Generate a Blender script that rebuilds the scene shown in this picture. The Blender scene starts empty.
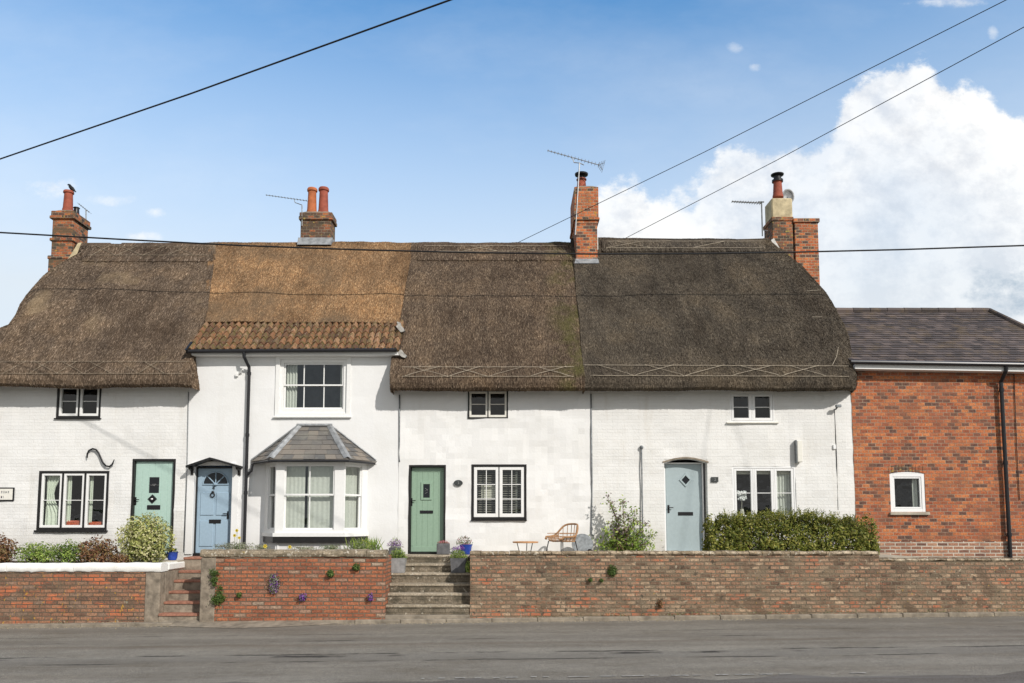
import bpy, math, random
import numpy as np
from mathutils import Vector, Matrix, noise
from mathutils.bvhtree import BVHTree
random.seed(7)
rnd = random.random
def ru(a, b): return a + (b - a) * random.random()
SC = bpy.context.scene
COL = SC.collection

# ------------------------------------------------------------------ camera
F = 800.0; CX = 512.0; PITCH = math.radians(5.0); HOR = 520.0
SH = (HOR - 341.5) - F * math.tan(PITCH)
CAM = Vector((0, -18.0, 2.0))
_f = Vector((0, math.cos(PITCH), math.sin(PITCH))); _u = Vector((0, -math.sin(PITCH), math.cos(PITCH)))
def ray(px, py):
    return _f + Vector((1, 0, 0)) * ((px - CX) / F) + _u * ((341.5 - py + SH) / F)
def W(px, py, y=0.0):
    d = ray(px, py)
    return CAM + d * ((y - CAM.y) / d.y)
def WX(px, py, y=0.0): return W(px, py, y).x
def WZ(px, py, y=0.0): return W(px, py, y).z
def RECT(px0, py0, px1, py1, y=0.0):
    cx, cy = (px0 + px1) / 2, (py0 + py1) / 2
    return WX(px0, cy, y), WX(px1, cy, y), WZ(cx, py1, y), WZ(cx, py0, y)
cd = bpy.data.cameras.new('camera'); cam = bpy.data.objects.new('camera', cd); COL.objects.link(cam)
cam.location = CAM; cam.rotation_euler = (math.radians(90) + PITCH, 0, 0)
cd.sensor_width = 36; cd.lens = F / 1024 * 36; cd.shift_y = SH / 1024; cd.clip_end = 2000
SC.camera = cam

# ------------------------------------------------------------------ objects
ORG = {}
def tag(o, label=None, cat=None, group=None, kind=None):
    if label: o['label'] = label
    if cat: o['category'] = cat
    if group: o['group'] = group
    if kind: o['kind'] = kind
    return o
def empty(name, loc, label, cat, group=None):
    o = bpy.data.objects.new(name, None); COL.objects.link(o); o.location = loc
    o.empty_display_size = .2; ORG[o.name] = Vector(loc)
    return tag(o, label, cat, group)
class MB:
    def __init__(s): s.v = []; s.f = []; s.m = []
    def add(s, vs, fs, mi=0):
        b = len(s.v); s.v += [tuple(p) for p in vs]
        s.f += [tuple(b + i for i in f) for f in fs]; s.m += [mi] * len(fs); return s
    def box(s, x0, x1, y0, y1, z0, z1, mi=0, rot=None, c=None):
        vs = [(x, y, z) for z in (z0, z1) for y in (y0, y1) for x in (x0, x1)]
        if rot is not None:
            c = Vector(c) if c is not None else Vector(((x0+x1)/2, (y0+y1)/2, (z0+z1)/2))
            vs = [c + rot @ (Vector(p) - c) for p in vs]
        return s.add(vs, [(0,2,3,1),(4,5,7,6),(0,1,5,4),(2,6,7,3),(0,4,6,2),(1,3,7,5)], mi)
    def bbox(s, x0, x1, y0, y1, z0, z1, b=.006, mi=0):
        # box with chamfered edges
        vs = []; idx = {}
        for sx in (0, 1):
            for sy in (0, 1):
                for sz in (0, 1):
                    X = (x0, x1)[sx]; Y = (y0, y1)[sy]; Z = (z0, z1)[sz]
                    dx = b * (1 - 2*sx); dy = b * (1 - 2*sy); dz = b * (1 - 2*sz)
                    for a, p in enumerate(((X, Y+dy, Z+dz), (X+dx, Y, Z+dz), (X+dx, Y+dy, Z))):
                        idx[(sx, sy, sz, a)] = len(vs); vs.append(p)
        I = idx; fs = []
        for k in (0, 1):
            q = [I[(k,0,0,0)], I[(k,1,0,0)], I[(k,1,1,0)], I[(k,0,1,0)]]; fs.append(q if k else q[::-1])
            q = [I[(0,k,0,1)], I[(1,k,0,1)], I[(1,k,1,1)], I[(0,k,1,1)]]; fs.append(q[::-1] if k else q)
            q = [I[(0,0,k,2)], I[(1,0,k,2)], I[(1,1,k,2)], I[(0,1,k,2)]]; fs.append(q if k else q[::-1])
        for a in (0, 1):
            for c in (0, 1):
                fs.append([I[(a,c,0,0)], I[(a,c,1,0)], I[(a,c,1,1)], I[(a,c,0,1)]])
                fs.append([I[(a,0,c,0)], I[(a,1,c,0)], I[(a,1,c,2)], I[(a,0,c,2)]])
                fs.append([I[(0,a,c,1)], I[(1,a,c,1)], I[(1,a,c,2)], I[(0,a,c,2)]])
                for d in (0, 1): fs.append([I[(a,c,d,0)], I[(a,c,d,1)], I[(a,c,d,2)]])
        return s.add(vs, fs, mi)
    def tube(s, pts, r, n=6, mi=0, closed=False):
        pts = [Vector(p) for p in pts]; N = len(pts); rs = r if isinstance(r, (list, tuple)) else [r] * N
        vs = []; up = None
        for i, p in enumerate(pts):
            a = pts[i-1] if (i > 0 or closed) else p; b = pts[(i+1) % N] if (i < N-1 or closed) else p
            t = (b - a).normalized()
            if up is None: up = Vector((0,0,1)) if abs(t.z) < .9 else Vector((1,0,0))
            e = t.cross(up).normalized(); up = e.cross(t).normalized()
            for k in range(n):
                an = 2*math.pi*k/n; vs.append(p + (e*math.cos(an) + up*math.sin(an)) * rs[i])
        fs = []
        for i in range(N if closed else N-1):
            j = (i+1) % N
            for k in range(n): fs.append((i*n+k, i*n+(k+1) % n, j*n+(k+1) % n, j*n+k))
        if not closed: fs.append(tuple(range(n))); fs.append(tuple(range((N-1)*n, N*n))[::-1])
        return s.add(vs, fs, mi)
    def lathe(s, c, prof, n=20, mi=0):
        vs = []; fs = []
        for (r, z) in prof:
            for k in range(n):
                a = 2*math.pi*k/n; vs.append((c[0]+r*math.cos(a), c[1]+r*math.sin(a), c[2]+z))
        for i in range(len(prof)-1):
            for k in range(n): fs.append((i*n+k, i*n+(k+1) % n, (i+1)*n+(k+1) % n, (i+1)*n+k))
        fs.append(tuple(range(n))[::-1]); fs.append(tuple(range((len(prof)-1)*n, len(prof)*n)))
        return s.add(vs, fs, mi)
    def prismy(s, poly, y0, y1, mi=0):   # polygon in xz extruded in y
        n = len(poly); vs = [(p[0], y0, p[1]) for p in poly] + [(p[0], y1, p[1]) for p in poly]
        fs = [tuple(range(n)), tuple(range(n, 2*n))[::-1]] + [(i, i+n, (i+1) % n+n, (i+1) % n) for i in range(n)]
        return s.add(vs, fs, mi)
    def prismx(s, poly, x0, x1, mi=0):   # polygon in yz extruded in x
        n = len(poly); vs = [(x0, p[0], p[1]) for p in poly] + [(x1, p[0], p[1]) for p in poly]
        fs = [tuple(range(n)), tuple(range(n, 2*n))[::-1]] + [(i, i+n, (i+1) % n+n, (i+1) % n) for i in range(n)]
        return s.add(vs, fs, mi)
    def quad(s, a, b, c, d, mi=0): return s.add([a, b, c, d], [(0,1,2,3)], mi)
    def build(s, name, mats, parent=None, smooth=False, fixn=True, origin=None):
        if not isinstance(mats, (list, tuple)): mats = [mats]
        if parent is not None: o0 = ORG[parent.name]
        elif origin is not None: o0 = Vector(origin)
        else:
            a = np.array(s.v); o0 = Vector(((a[:,0].min()+a[:,0].max())/2, (a[:,1].min()+a[:,1].max())/2, a[:,2].min()))
        me = bpy.data.meshes.new(name)
        arr = np.array(s.v, dtype=float) - np.array(o0)
        me.from_pydata(arr.tolist(), [], s.f)
        for m in mats: me.materials.append(m)
        if len(mats) > 1: me.polygons.foreach_set('material_index', s.m)
        if fixn:
            import bmesh
            bm = bmesh.new(); bm.from_mesh(me); bmesh.ops.recalc_face_normals(bm, faces=bm.faces); bm.to_mesh(me); bm.free()
        if smooth is True: me.polygons.foreach_set('use_smooth', [True]*len(me.polygons))
        elif smooth: 
            me.polygons.foreach_set('use_smooth', [True]*len(me.polygons)); me.set_sharp_from_angle(angle=math.radians(smooth))
        me.update()
        o = bpy.data.objects.new(name, me); COL.objects.link(o)
        if parent is not None: o.parent = parent
        else: o.location = o0
        ORG[o.name] = Vector(o0)
        return o

# ------------------------------------------------------------------ materials
def srgb(r, g, b):
    f = lambda c: (c/255/12.92 if c/255 <= .04045 else ((c/255+.055)/1.055)**2.4)
    return (f(r), f(g), f(b), 1)
class NT:
    def __init__(s, name):
        s.m = bpy.data.materials.new(name); s.m.use_nodes = True; s.t = s.m.node_tree
        s.b = s.t.nodes['Principled BSDF']; s.b.inputs['Roughness'].default_value = .8
        try: s.b.inputs['Specular IOR Level'].default_value = .3
        except Exception: pass
    def n(s, ty, ins=None, **pr):
        nd = s.t.nodes.new(ty)
        for k, v in pr.items(): setattr(nd, k, v)
        for k, v in (ins or {}).items(): s.set(nd.inputs[k], v)
        return nd
    def set(s, inp, v):
        if isinstance(v, bpy.types.NodeSocket): s.t.links.new(v, inp)
        elif isinstance(v, bpy.types.Node): s.t.links.new(v.outputs[0], inp)
        else: inp.default_value = v
    def obj(s): return s.n('ShaderNodeTexCoord').outputs['Object']
    def noise(s, vec, scale, detail=3, rough=.55): return s.n('ShaderNodeTexNoise', {'Vector': vec, 'Scale': scale, 'Detail': detail, 'Roughness': rough}).outputs['Fac']
    def ramp(s, fac, stops, interp='LINEAR'):
        r = s.n('ShaderNodeValToRGB', {'Fac': fac}); e = r.color_ramp; e.interpolation = interp
        while len(e.elements) < len(stops): e.elements.new(.5)
        for i, (p, c) in enumerate(stops):
            e.elements[i].position = p; e.elements[i].color = c if len(c) == 4 else (*c, 1)
        return r.outputs['Color']
    def mix(s, fac, a, b, mode='MIX'):
        nd = s.n('ShaderNodeMix', data_type='RGBA', blend_type=mode)
        s.set(nd.inputs[0], fac); s.set(nd.inputs[6], a); s.set(nd.inputs[7], b); return nd.outputs[2]
    def math(s, op, a, b=0.0, clamp=False):
        nd = s.n('ShaderNodeMath', operation=op, use_clamp=clamp); s.set(nd.inputs[0], a); s.set(nd.inputs[1], b); return nd.outputs[0]
    def scalev(s, vec, sc, rot=(0,0,0), loc=(0,0,0)):
        return s.n('ShaderNodeMapping', {'Vector': vec, 'Scale': sc, 'Rotation': rot, 'Location': loc}).outputs[0]
    def sep(s, vec): return s.n('ShaderNodeSeparateXYZ', {0: vec}).outputs
    def comb(s, x, y, z): return s.n('ShaderNodeCombineXYZ', {0: x, 1: y, 2: z}).outputs[0]
    def mr(s, v, a, b, c=0., d=1.): return s.n('ShaderNodeMapRange', {'Value': v, 'From Min': a, 'From Max': b, 'To Min': c, 'To Max': d}).outputs[0]
    def bump(s, h, strength=.5, dist=.01):
        s.set(s.b.inputs['Normal'], s.n('ShaderNodeBump', {'Height': h, 'Strength': strength, 'Distance': dist}).outputs[0])
    def col(s, c): s.set(s.b.inputs['Base Color'], c); return s
    def rough(s, v): s.set(s.b.inputs['Roughness'], v); return s
def plain(name, c, rough=.6, metal=0., var=.12, bump=0., scale=18.):
    t = NT(name); v = t.obj(); n1 = t.noise(v, scale, 4)
    c = c if len(c) == 4 else (*c, 1)
    a = tuple(x*(1-var) for x in c[:3]) + (1,); b = tuple(min(1, x*(1+var)) for x in c[:3]) + (1,)
    t.col(t.ramp(n1, [(.3, a), (.7, b)])).rough(rough); t.b.inputs['Metallic'].default_value = metal
    if bump: t.bump(t.noise(v, scale*4, 3), bump, .01)
    return t.m
def brickvec(t, warp=.006, wx=1.0):
    o = t.obj(); s = t.sep(o)
    w = t.noise(o, 7.0, 2); u = t.math('ADD', s[0], s[1]); 
    w2 = t.math('MULTIPLY', t.math('SUBTRACT', w, .5), warp*2)
    return o, t.comb(u, t.math('ADD', s[2], w2), 0.)
def bricktex(t, vec, bw=.235, rh=.077, mort=.008, off=.5, squash=1.0, sf=2):
    return t.n('ShaderNodeTexBrick', {'Vector': vec, 'Color1': (0,0,0,1), 'Color2': (1,1,1,1), 'Mortar': (.5,.5,.5,1), 'Scale': 1.0,
        'Mortar Size': mort, 'Mortar Smooth': .3, 'Bias': 0., 'Brick Width': bw, 'Row Height': rh}, offset=off, squash=squash, squash_frequency=sf)
def brick(name, stops, mortar, stain=None, stain_amt=(.5,.7), stain_scale=1.3, mort=.008, bump=.6, squash=1., spots=None, zstain=None, sub=None, bw=.235, low=0.):
    t = NT(name); o, vec = brickvec(t); bt = bricktex(t, vec, bw=bw, mort=mort, squash=squash)
    c = t.ramp(bt.outputs['Color'], stops)
    fine = t.noise(o, 30, 4, .6)
    c = t.mix(1., c, t.ramp(fine, [(.28, (.58,.58,.58,1)), (.72, (1.38,1.36,1.33,1))]), 'MULTIPLY')
    m = t.mix(t.mr(t.noise(o, 3., 3), .35, .65), mortar, tuple(x*.62 for x in mortar[:3]) + (1,))
    c = t.mix(bt.outputs['Fac'], c, m)
    if sub:   # large areas of another brick
        c2 = t.mix(bt.outputs['Fac'], t.ramp(bt.outputs['Color'], sub[0]), m)
        nf = t.noise(t.scalev(o, (1, 1, 2.2)), sub[1], 4, .6)
        if low: nf = t.math('ADD', nf, t.math('MULTIPLY', t.mr(t.sep(o)[2], low, 0., 0., 1.), .13))
        c = t.mix(t.mr(nf, sub[2], sub[3]), c, c2)
    if stain:
        c = t.mix(t.mr(t.noise(t.scalev(o, (1,1,1.6)), stain_scale, 5, .65), stain_amt[0], stain_amt[1], 0, .85), c, stain)
    if zstain:  # dirt of its own shape near a height (colour, z0, z1)
        z = t.sep(o)[2]
        f = t.math('MULTIPLY', t.mr(t.math('ADD', z, t.math('MULTIPLY', t.noise(o, 5, 4), .25)), zstain[1], zstain[2]), t.mr(t.noise(o, 9, 4), .3, .6))
        c = t.mix(t.math('MULTIPLY', f, .75), c, zstain[0])
    if spots:
        for (sc, lo, col) in spots:
            c = t.mix(t.mr(t.noise(t.scalev(o, (1,1,1), loc=(sc, 0, sc)), sc, 3, .6), lo, lo+.03, 0, .8), c, col)
    t.col(c).rough(.9)
    h = t.math('ADD', t.math('MULTIPLY', t.math('SUBTRACT', 1., bt.outputs['Fac']), .7), t.math('MULTIPLY', fine, .6))
    t.bump(h, bump, .03)
    return t.m
def whitewall(name, bricks=True, tint=(.76,.75,.73), grime=.5):
    t = NT(name); o, vec = brickvec(t, .01); fine = t.noise(o, 22, 5, .6); big = t.noise(o, 1.1, 4, .6)
    c = t.mix(t.mr(big, .35, .7), (*tint, 1), tuple(x*f for x, f in zip(tint, (.95,.945,.93))) + (1,))
    st = t.noise(t.scalev(o, (2.2, 2.2, .35)), 1.5, 5, .65)
    c = t.mix(t.mr(st, .56, .78, 0, grime*.5), c, (.48,.42,.33,1))
    sp = t.noise(o, 34, 2)
    c = t.mix(t.mr(sp, .74, .8, 0, .5), c, (.35,.3,.25,1))
    z = t.sep(o)[2]
    gb = t.math('MULTIPLY', t.mr(t.math('ADD', z, t.math('MULTIPLY', t.noise(o, 3.5, 5, .7), -.7)), .35, -.15), grime)   # splashed dirt along the foot of the wall
    c = t.mix(t.math('MULTIPLY', gb, .5, True), c, (.33,.29,.22,1))
    c = t.mix(t.mr(t.noise(o, 1.9, 6, .7), .60, .74, 0, .30*grime), c, (.50,.43,.35,1))
    if bricks:
        bt = bricktex(t, vec, mort=.007); 
        c = t.mix(t.math('MULTIPLY', bt.outputs['Fac'], .10), c, (.45,.43,.40,1))
        c = t.mix(t.math('MULTIPLY', t.mr(bt.outputs['Color'], .7, 1.), .08), c, (.5,.45,.38,1))
        h = t.math('ADD', t.math('MULTIPLY', t.math('SUBTRACT', 1., bt.outputs['Fac']), .5), t.math('MULTIPLY', fine, .9))
        t.bump(h, .4, .02)
    else:
        t.bump(t.math('ADD', fine, t.math('MULTIPLY', t.noise(o, 5, 4), 1.5)), .17, .02)
    t.col(c).rough(.85)
    return t.m
def thatchmat(name, cols, patch=None, straw=False, seed=0., moss=None):
    """cols: dark, mid, light"""
    t = NT(name); o = t.obj()
    v = t.scalev(o, (1, 1, 1), loc=(seed, seed, 0))
    if straw: f = t.n('ShaderNodeNewGeometry').outputs['Random Per Island']
    else:
        f = t.noise(t.scalev(v, (60, 9, 9)), 1.0, 4, .7)
        f = t.mr(f, .25, .75)
    c = t.ramp(f, [(0., cols[0]), (.45, cols[1]), (.8, cols[2]), (1., cols[3])])
    big = t.noise(v, .9, 4, .6)
    c = t.mix(1., c, t.ramp(big, [(.3, (.66,.64,.63,1)), (.5, (1,1,1,1)), (.7, (1.34,1.28,1.18,1))]), 'MULTIPLY')
    st = t.noise(t.scalev(v, (3.5, .8, .8)), 1., 4, .6)
    c = t.mix(1., c, t.ramp(st, [(.3, (.75,.75,.76,1)), (.7, (1.2,1.18,1.14,1))]), 'MULTIPLY')
    if patch: c = t.mix(t.mr(t.noise(t.scalev(v, (.9, .7, .7)), .8, 3), patch[1], patch[2], 0, .7), c, patch[0])
    if moss:
        x = t.sep(o)[0]
        fm = t.math('MULTIPLY', t.mr(x, moss[1], moss[2]), t.mr(t.noise(v, 1.6, 4, .7), .45, .62))
        c = t.mix(t.math('MULTIPLY', fm, .75), c, moss[0])
    t.col(c).rough(.95); t.b.inputs['Specular IOR Level'].default_value = .15
    if not straw: t.bump(f, .9, .03)
    return t.m
def leafmat(name, stops, trans=.25, patch=None):
    t = NT(name); f = t.n('ShaderNodeNewGeometry').outputs['Random Per Island']
    c = t.ramp(f, stops)
    c = t.mix(1., c, t.ramp(t.noise(t.obj(), 4., 3), [(.3, (.7,.72,.7,1)), (.7, (1.25,1.25,1.2,1))]), 'MULTIPLY')
    t.col(c).rough(.55)
    tr = t.n('ShaderNodeBsdfTranslucent', {'Color': c}); mx = t.n('ShaderNodeMixShader', {0: trans, 1: t.b.outputs[0], 2: tr.outputs[0]})
    t.t.links.new(mx.outputs[0], t.t.nodes['Material Output'].inputs[0])
    return t.m
def glassmat(name='window_glass', tint=(.9,.93,.92,1), refl=1.0):
    t = NT(name); g = t.n('ShaderNodeBsdfGlossy', {'Color': (refl, refl, refl, 1), 'Roughness': .02})
    nz = t.n('ShaderNodeBump', {'Height': t.noise(t.obj(), 2.5, 2), 'Strength': .15, 'Distance': .05}); t.set(g.inputs['Normal'], nz.outputs[0])
    tr = t.n('ShaderNodeBsdfTransparent', {'Color': tint}); lw = t.n('ShaderNodeLayerWeight', {'Blend': .5}); fz = t.math('ADD', .05, t.math('MULTIPLY', t.math('POWER', lw.outputs['Facing'], 4.), .7), True)
    mx = t.n('ShaderNodeMixShader', {0: fz, 1: tr.outputs[0], 2: g.outputs[0]})
    t.t.links.new(mx.outputs[0], t.t.nodes['Material Output'].inputs[0]); return t.m

M = {}
ORANGE = [(0., (.25,.08,.045)), (.2, (.35,.11,.05)), (.45, (.45,.145,.058)), (.68, (.53,.20,.08)), (.80, (.36,.12,.06)), (.85, (.10,.06,.05)), (1., (.16,.08,.055))]
M['brick_orange'] = brick('orange_brick', ORANGE, (.40,.31,.23,1), stain=(.22,.10,.06,1), stain_amt=(.48,.72), stain_scale=1.1, mort=.0065, bw=.165,
      sub=([(0., (.17,.08,.055)), (.35, (.34,.11,.06)), (.7, (.40,.125,.06)), (1., (.20,.09,.06))], 1.3, .50, .64))
M['brick_plinth'] = brick('plinth_brick', [(0., (.15,.08,.06)), (.5, (.34,.17,.11)), (1., (.44,.25,.16))], (.62,.55,.46,1), mort=.013)
M['brick_chimney'] = brick('chimney_brick', [(0., (.22,.08,.045)), (.3, (.40,.125,.055)), (.6, (.50,.17,.07)), (.72, (.13,.07,.055)), (1., (.06,.05,.045))], (.33,.27,.19,1), stain=(.12,.09,.055,1), stain_amt=(.48,.62), stain_scale=2.6, spots=[(9., .64, (.42,.27,.06,1))], bw=.16)
M['brick_chimney_clean'] = brick('bright_chimney_brick', [(0., (.30,.09,.045)), (.3, (.44,.13,.055)), (.68, (.55,.19,.075)), (.78, (.17,.08,.06)), (1., (.08,.06,.05))], (.42,.34,.24,1), stain=(.2,.11,.06,1), stain_amt=(.55,.7), stain_scale=2.2, spots=[(9., .64, (.42,.27,.05,1))], bw=.16)
M['brick_chimney_dark'] = brick('sooty_chimney_brick', [(0., (.07,.055,.045)), (.4, (.18,.085,.055)), (.7, (.42,.14,.06)), (.85, (.30,.12,.06)), (1., (.05,.045,.04))], (.30,.25,.18,1), stain=(.08,.065,.045,1), stain_amt=(.47,.62), stain_scale=2.4, spots=[(11., .62, (.40,.30,.08,1))], bw=.16)
M['brick_wall_old'] = brick('old_lichen_brick', [(0., (.11,.07,.05)), (.2, (.24,.145,.095)), (.45, (.35,.205,.13)), (.7, (.27,.175,.12)), (.9, (.44,.31,.21)), (1., (.12,.09,.065))], (.22,.18,.125,1), stain=(.20,.155,.105,1), stain_amt=(.48,.64), stain_scale=3.2,
      spots=[(1.7, .60, (.15,.105,.07,1)), (14., .67, (.46,.39,.29,1)), (8., .64, (.075,.06,.045,1)), (19., .65, (.08,.07,.05,1)), (11., .69, (.45,.28,.07,1))], mort=.013, sub=([(0., (.34,.14,.085)), (.6, (.50,.17,.085)), (1., (.38,.22,.14))], 2.0, .60, .66), bump=1.0, bw=.2, low=.8)
M['brick_wall_lichen'] = brick('orange_spotted_brick', [(0., (.14,.085,.06)), (.3, (.24,.13,.085)), (.7, (.33,.17,.10)), (1., (.22,.15,.11))], (.16,.125,.09,1), stain=(.15,.11,.075,1), stain_amt=(.5,.66), stain_scale=1.6,
      spots=[(13., .66, (.55,.30,.04,1)), (7., .70, (.30,.27,.2,1))], mort=.010, sub=([(0., (.40,.12,.06)), (.6, (.52,.17,.08)), (1., (.42,.14,.07))], 1.7, .54, .62), bump=.9)
M['brick_wall_red'] = brick('red_garden_brick', [(0., (.24,.09,.052)), (.3, (.34,.122,.065)), (.6, (.41,.155,.078)), (.85, (.29,.12,.076)), (.97, (.36,.26,.19)), (1., (.40,.32,.25))], (.20,.15,.105,1), stain=(.19,.11,.075,1), stain_amt=(.52,.72), stain_scale=2.4, mort=.012, bump=1.)
M['stone'] = brick('mossy_coping_stone', [(0., (.26,.21,.15)), (1., (.36,.30,.22))], (.2,.16,.11,1), stain=(.17,.14,.095,1), stain_amt=(.45,.6), stain_scale=5., spots=[(16., .60, (.60,.55,.46,1)), (9., .68, (.40,.30,.10,1)), (21., .66, (.10,.09,.06,1))], mort=.002, bump=1.)
M['brick_wall_top'] = brick('lichened_wall_top', [(0., (.26,.20,.13)), (.5, (.42,.33,.23)), (1., (.50,.42,.31))], (.2,.16,.11,1), stain=(.17,.13,.085,1), stain_amt=(.46,.6), stain_scale=6., spots=[(16., .62, (.60,.54,.44,1)), (9., .66, (.09,.075,.05,1)), (12., .68, (.45,.28,.08,1))], mort=.010, bump=1.)
M['white_brick'] = whitewall('whitewashed_brick', True, (.76,.757,.75), .5)
M['white_brick2'] = whitewall('whitewashed_brick_worn', True, (.755,.75,.738), .6)
M['white_render'] = whitewall('white_smooth_render', False, (.77,.772,.775), .2)
M['white_lime'] = whitewall('white_lumpy_limewash', False, (.77,.768,.765), .25)
M['white_coping'] = whitewall('white_painted_coping', False, (.82,.81,.78), .7)
M['white_paint'] = plain('white_gloss_paint', (.78,.78,.77), .4, var=.03)
M['white_plastic'] = plain('white_plastic_frame', (.80,.80,.80), .3, var=.02)
M['cream_paint'] = plain('off_white_paint', (.74,.72,.66), .5, var=.05)
M['black_paint'] = plain('black_gloss_paint', (.018,.017,.017), .35, var=.2)
M['black_iron'] = plain('black_iron', (.02,.02,.022), .45, .3, var=.2)
M['black_plastic'] = plain('black_pipe_plastic', (.022,.022,.025), .3, var=.2)
M['lead'] = plain('lead_sheet', (.30,.31,.32), .55, .3, var=.3, bump=.4, scale=9)
M['buff'] = plain('buff_cement', (.50,.42,.27), .9, var=.3, bump=.5, scale=6)
M['mortar'] = plain('pale_mortar', (.58,.56,.52), .9, var=.2, bump=.6, scale=12)
M['terracotta'] = plain('terracotta_red', (.29,.075,.045), .75, var=.25, scale=7)
M['terracotta_orange'] = plain('terracotta_orange', (.42,.13,.05), .75, var=.25, scale=7)
M['alu'] = plain('weathered_aluminium', (.38,.38,.38), .4, .7, var=.2)
M['mint'] = plain('mint_green_door_paint', (.40,.55,.49), .45, var=.05)
M['blue_door'] = plain('light_blue_door_paint', (.31,.42,.52), .4, var=.05)
M['green_door'] = plain('sage_green_door_paint', (.26,.37,.28), .45, var=.05)
M['grey_door'] = plain('grey_blue_door_paint', (.36,.43,.45), .4, var=.04)
M['dark_glass'] = plain('dark_glass', (.012,.014,.017), .05, var=.1)
M['glass'] = glassmat()
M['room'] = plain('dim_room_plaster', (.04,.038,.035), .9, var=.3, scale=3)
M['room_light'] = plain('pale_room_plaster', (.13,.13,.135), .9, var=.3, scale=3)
M['curtain'] = plain('sage_white_curtain', (.62,.66,.56), .9, var=.08)
M['net'] = plain('white_net_curtain', (.52,.53,.48), .9, var=.06)
M['blind'] = plain('cream_blind', (.55,.53,.45), .8, var=.06)
M['red_cloth'] = plain('red_patterned_cushion', (.45,.10,.05), .9, var=.5, scale=30)
M['clay'] = None
M['rattan'] = plain('honey_rattan', (.36,.20,.10), .55, var=.25)
M['wood_top'] = plain('tan_table_wood', (.50,.26,.12), .6, var=.2)
M['planter_light'] = plain('weathered_zinc_planter', (.30,.30,.30), .7, .2, var=.25, bump=.3, scale=9)
M['planter_dark'] = plain('slate_grey_planter', (.11,.11,.115), .7, var=.3, bump=.3, scale=9)
M['blue_pot'] = plain('cobalt_glazed_pot', (.03,.07,.36), .25, var=.2)
M['soil'] = plain('dark_soil', (.07,.05,.035), .95, var=.4, bump=.8)
M['stem'] = plain('brown_twig', (.16,.10,.06), .85, var=.3)
M['step_stone'] = brick('worn_step_stone', [(0., (.33,.28,.21)), (1., (.43,.37,.29))], (.25,.2,.14,1), stain=(.22,.18,.13,1), stain_amt=(.5,.66), stain_scale=2.6, spots=[(10., .64, (.58,.55,.47,1))], mort=.002, bump=.9)
M['step_riser'] = brick('stained_step_riser', [(0., (.17,.14,.10)), (1., (.24,.20,.15))], (.15,.12,.08,1), stain=(.08,.07,.05,1), stain_amt=(.44,.6), stain_scale=3.2, spots=[(12., .64, (.45,.41,.33,1))], mort=.002, bump=1.)
M['step_tile'] = plain('red_step_tread', (.30,.14,.095), .85, var=.3, bump=.5)
M['render_grey'] = plain('grey_weathered_render', (.24,.20,.155), .95, var=.4, bump=.9, scale=7)
M['wire'] = plain('black_cable', (.012,.012,.013), .6, var=.1)
M['dark_metal'] = plain('galvanised_grey_metal', (.21,.225,.235), .5, .4, var=.35, scale=14)
M['ligger'] = plain('pale_hazel_rod', (.40,.34,.26), .8, var=.3)
M['ligger_old'] = plain('weathered_hazel_rod', (.27,.22,.16), .85, var=.5)
M['slate_plaque'] = plain('dark_slate_plaque', (.045,.05,.05), .5, var=.3)
M['kerb_pale'] = plain('grey_mortar', (.40,.385,.36), .95, var=.35, bump=.8, scale=14)
M['slat'] = plain('dark_wood_slats', (.20,.19,.16), .8, var=.1)  # blind slats, one even tone darker than the cream blind
M['bird'] = plain('black_feathers', (.012,.012,.014), .5, var=.2)
M['brass'] = plain('dull_chrome', (.4,.4,.4), .3, .9, var=.1)

def tilemat():
    t = NT('clay_roof_tile'); o = t.obj(); f = t.n('ShaderNodeNewGeometry').outputs['Random Per Island']
    c = t.ramp(f, [(0., (.10,.055,.035)), (.3, (.18,.09,.05)), (.6, (.26,.125,.062)), (.85, (.36,.21,.12)), (1., (.16,.105,.065))])
    c = t.mix(t.mr(t.noise(o, 9, 4, .65), .46, .6, 0, .85), c, (.13,.105,.04,1))
    c = t.mix(t.mr(t.noise(o, 25, 3), .64, .7, 0, .7), c, (.55,.48,.36,1))
    t.col(c).rough(.9); t.bump(t.noise(o, 60, 3), .5, .005); return t.m
M['tile'] = tilemat()
def slatemat(name, cols, moss):
    t = NT(name); o = t.obj(); f = t.n('ShaderNodeNewGeometry').outputs['Random Per Island']
    c = t.ramp(f, [(0., cols[0]), (.5, cols[1]), (1., cols[2])])
    c = t.mix(t.mr(t.noise(o, 2.2, 5, .7), .5, .66, 0, .7), c, moss)
    c = t.mix(t.mr(t.noise(o, 21, 3), .68, .74, 0, .3), c, (.30,.27,.22,1))
    t.col(c).rough(.8); t.bump(t.noise(o, 40, 4), .5, .006); return t.m
M['slate'] = slatemat('purple_slate', [(.06,.050,.047), (.095,.077,.073), (.15,.117,.105)], (.16,.115,.07,1))
M['slate_bay'] = slatemat('brown_grey_slate', [(.11,.11,.11), (.165,.15,.135), (.225,.195,.165)], (.20,.19,.165,1))

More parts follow.
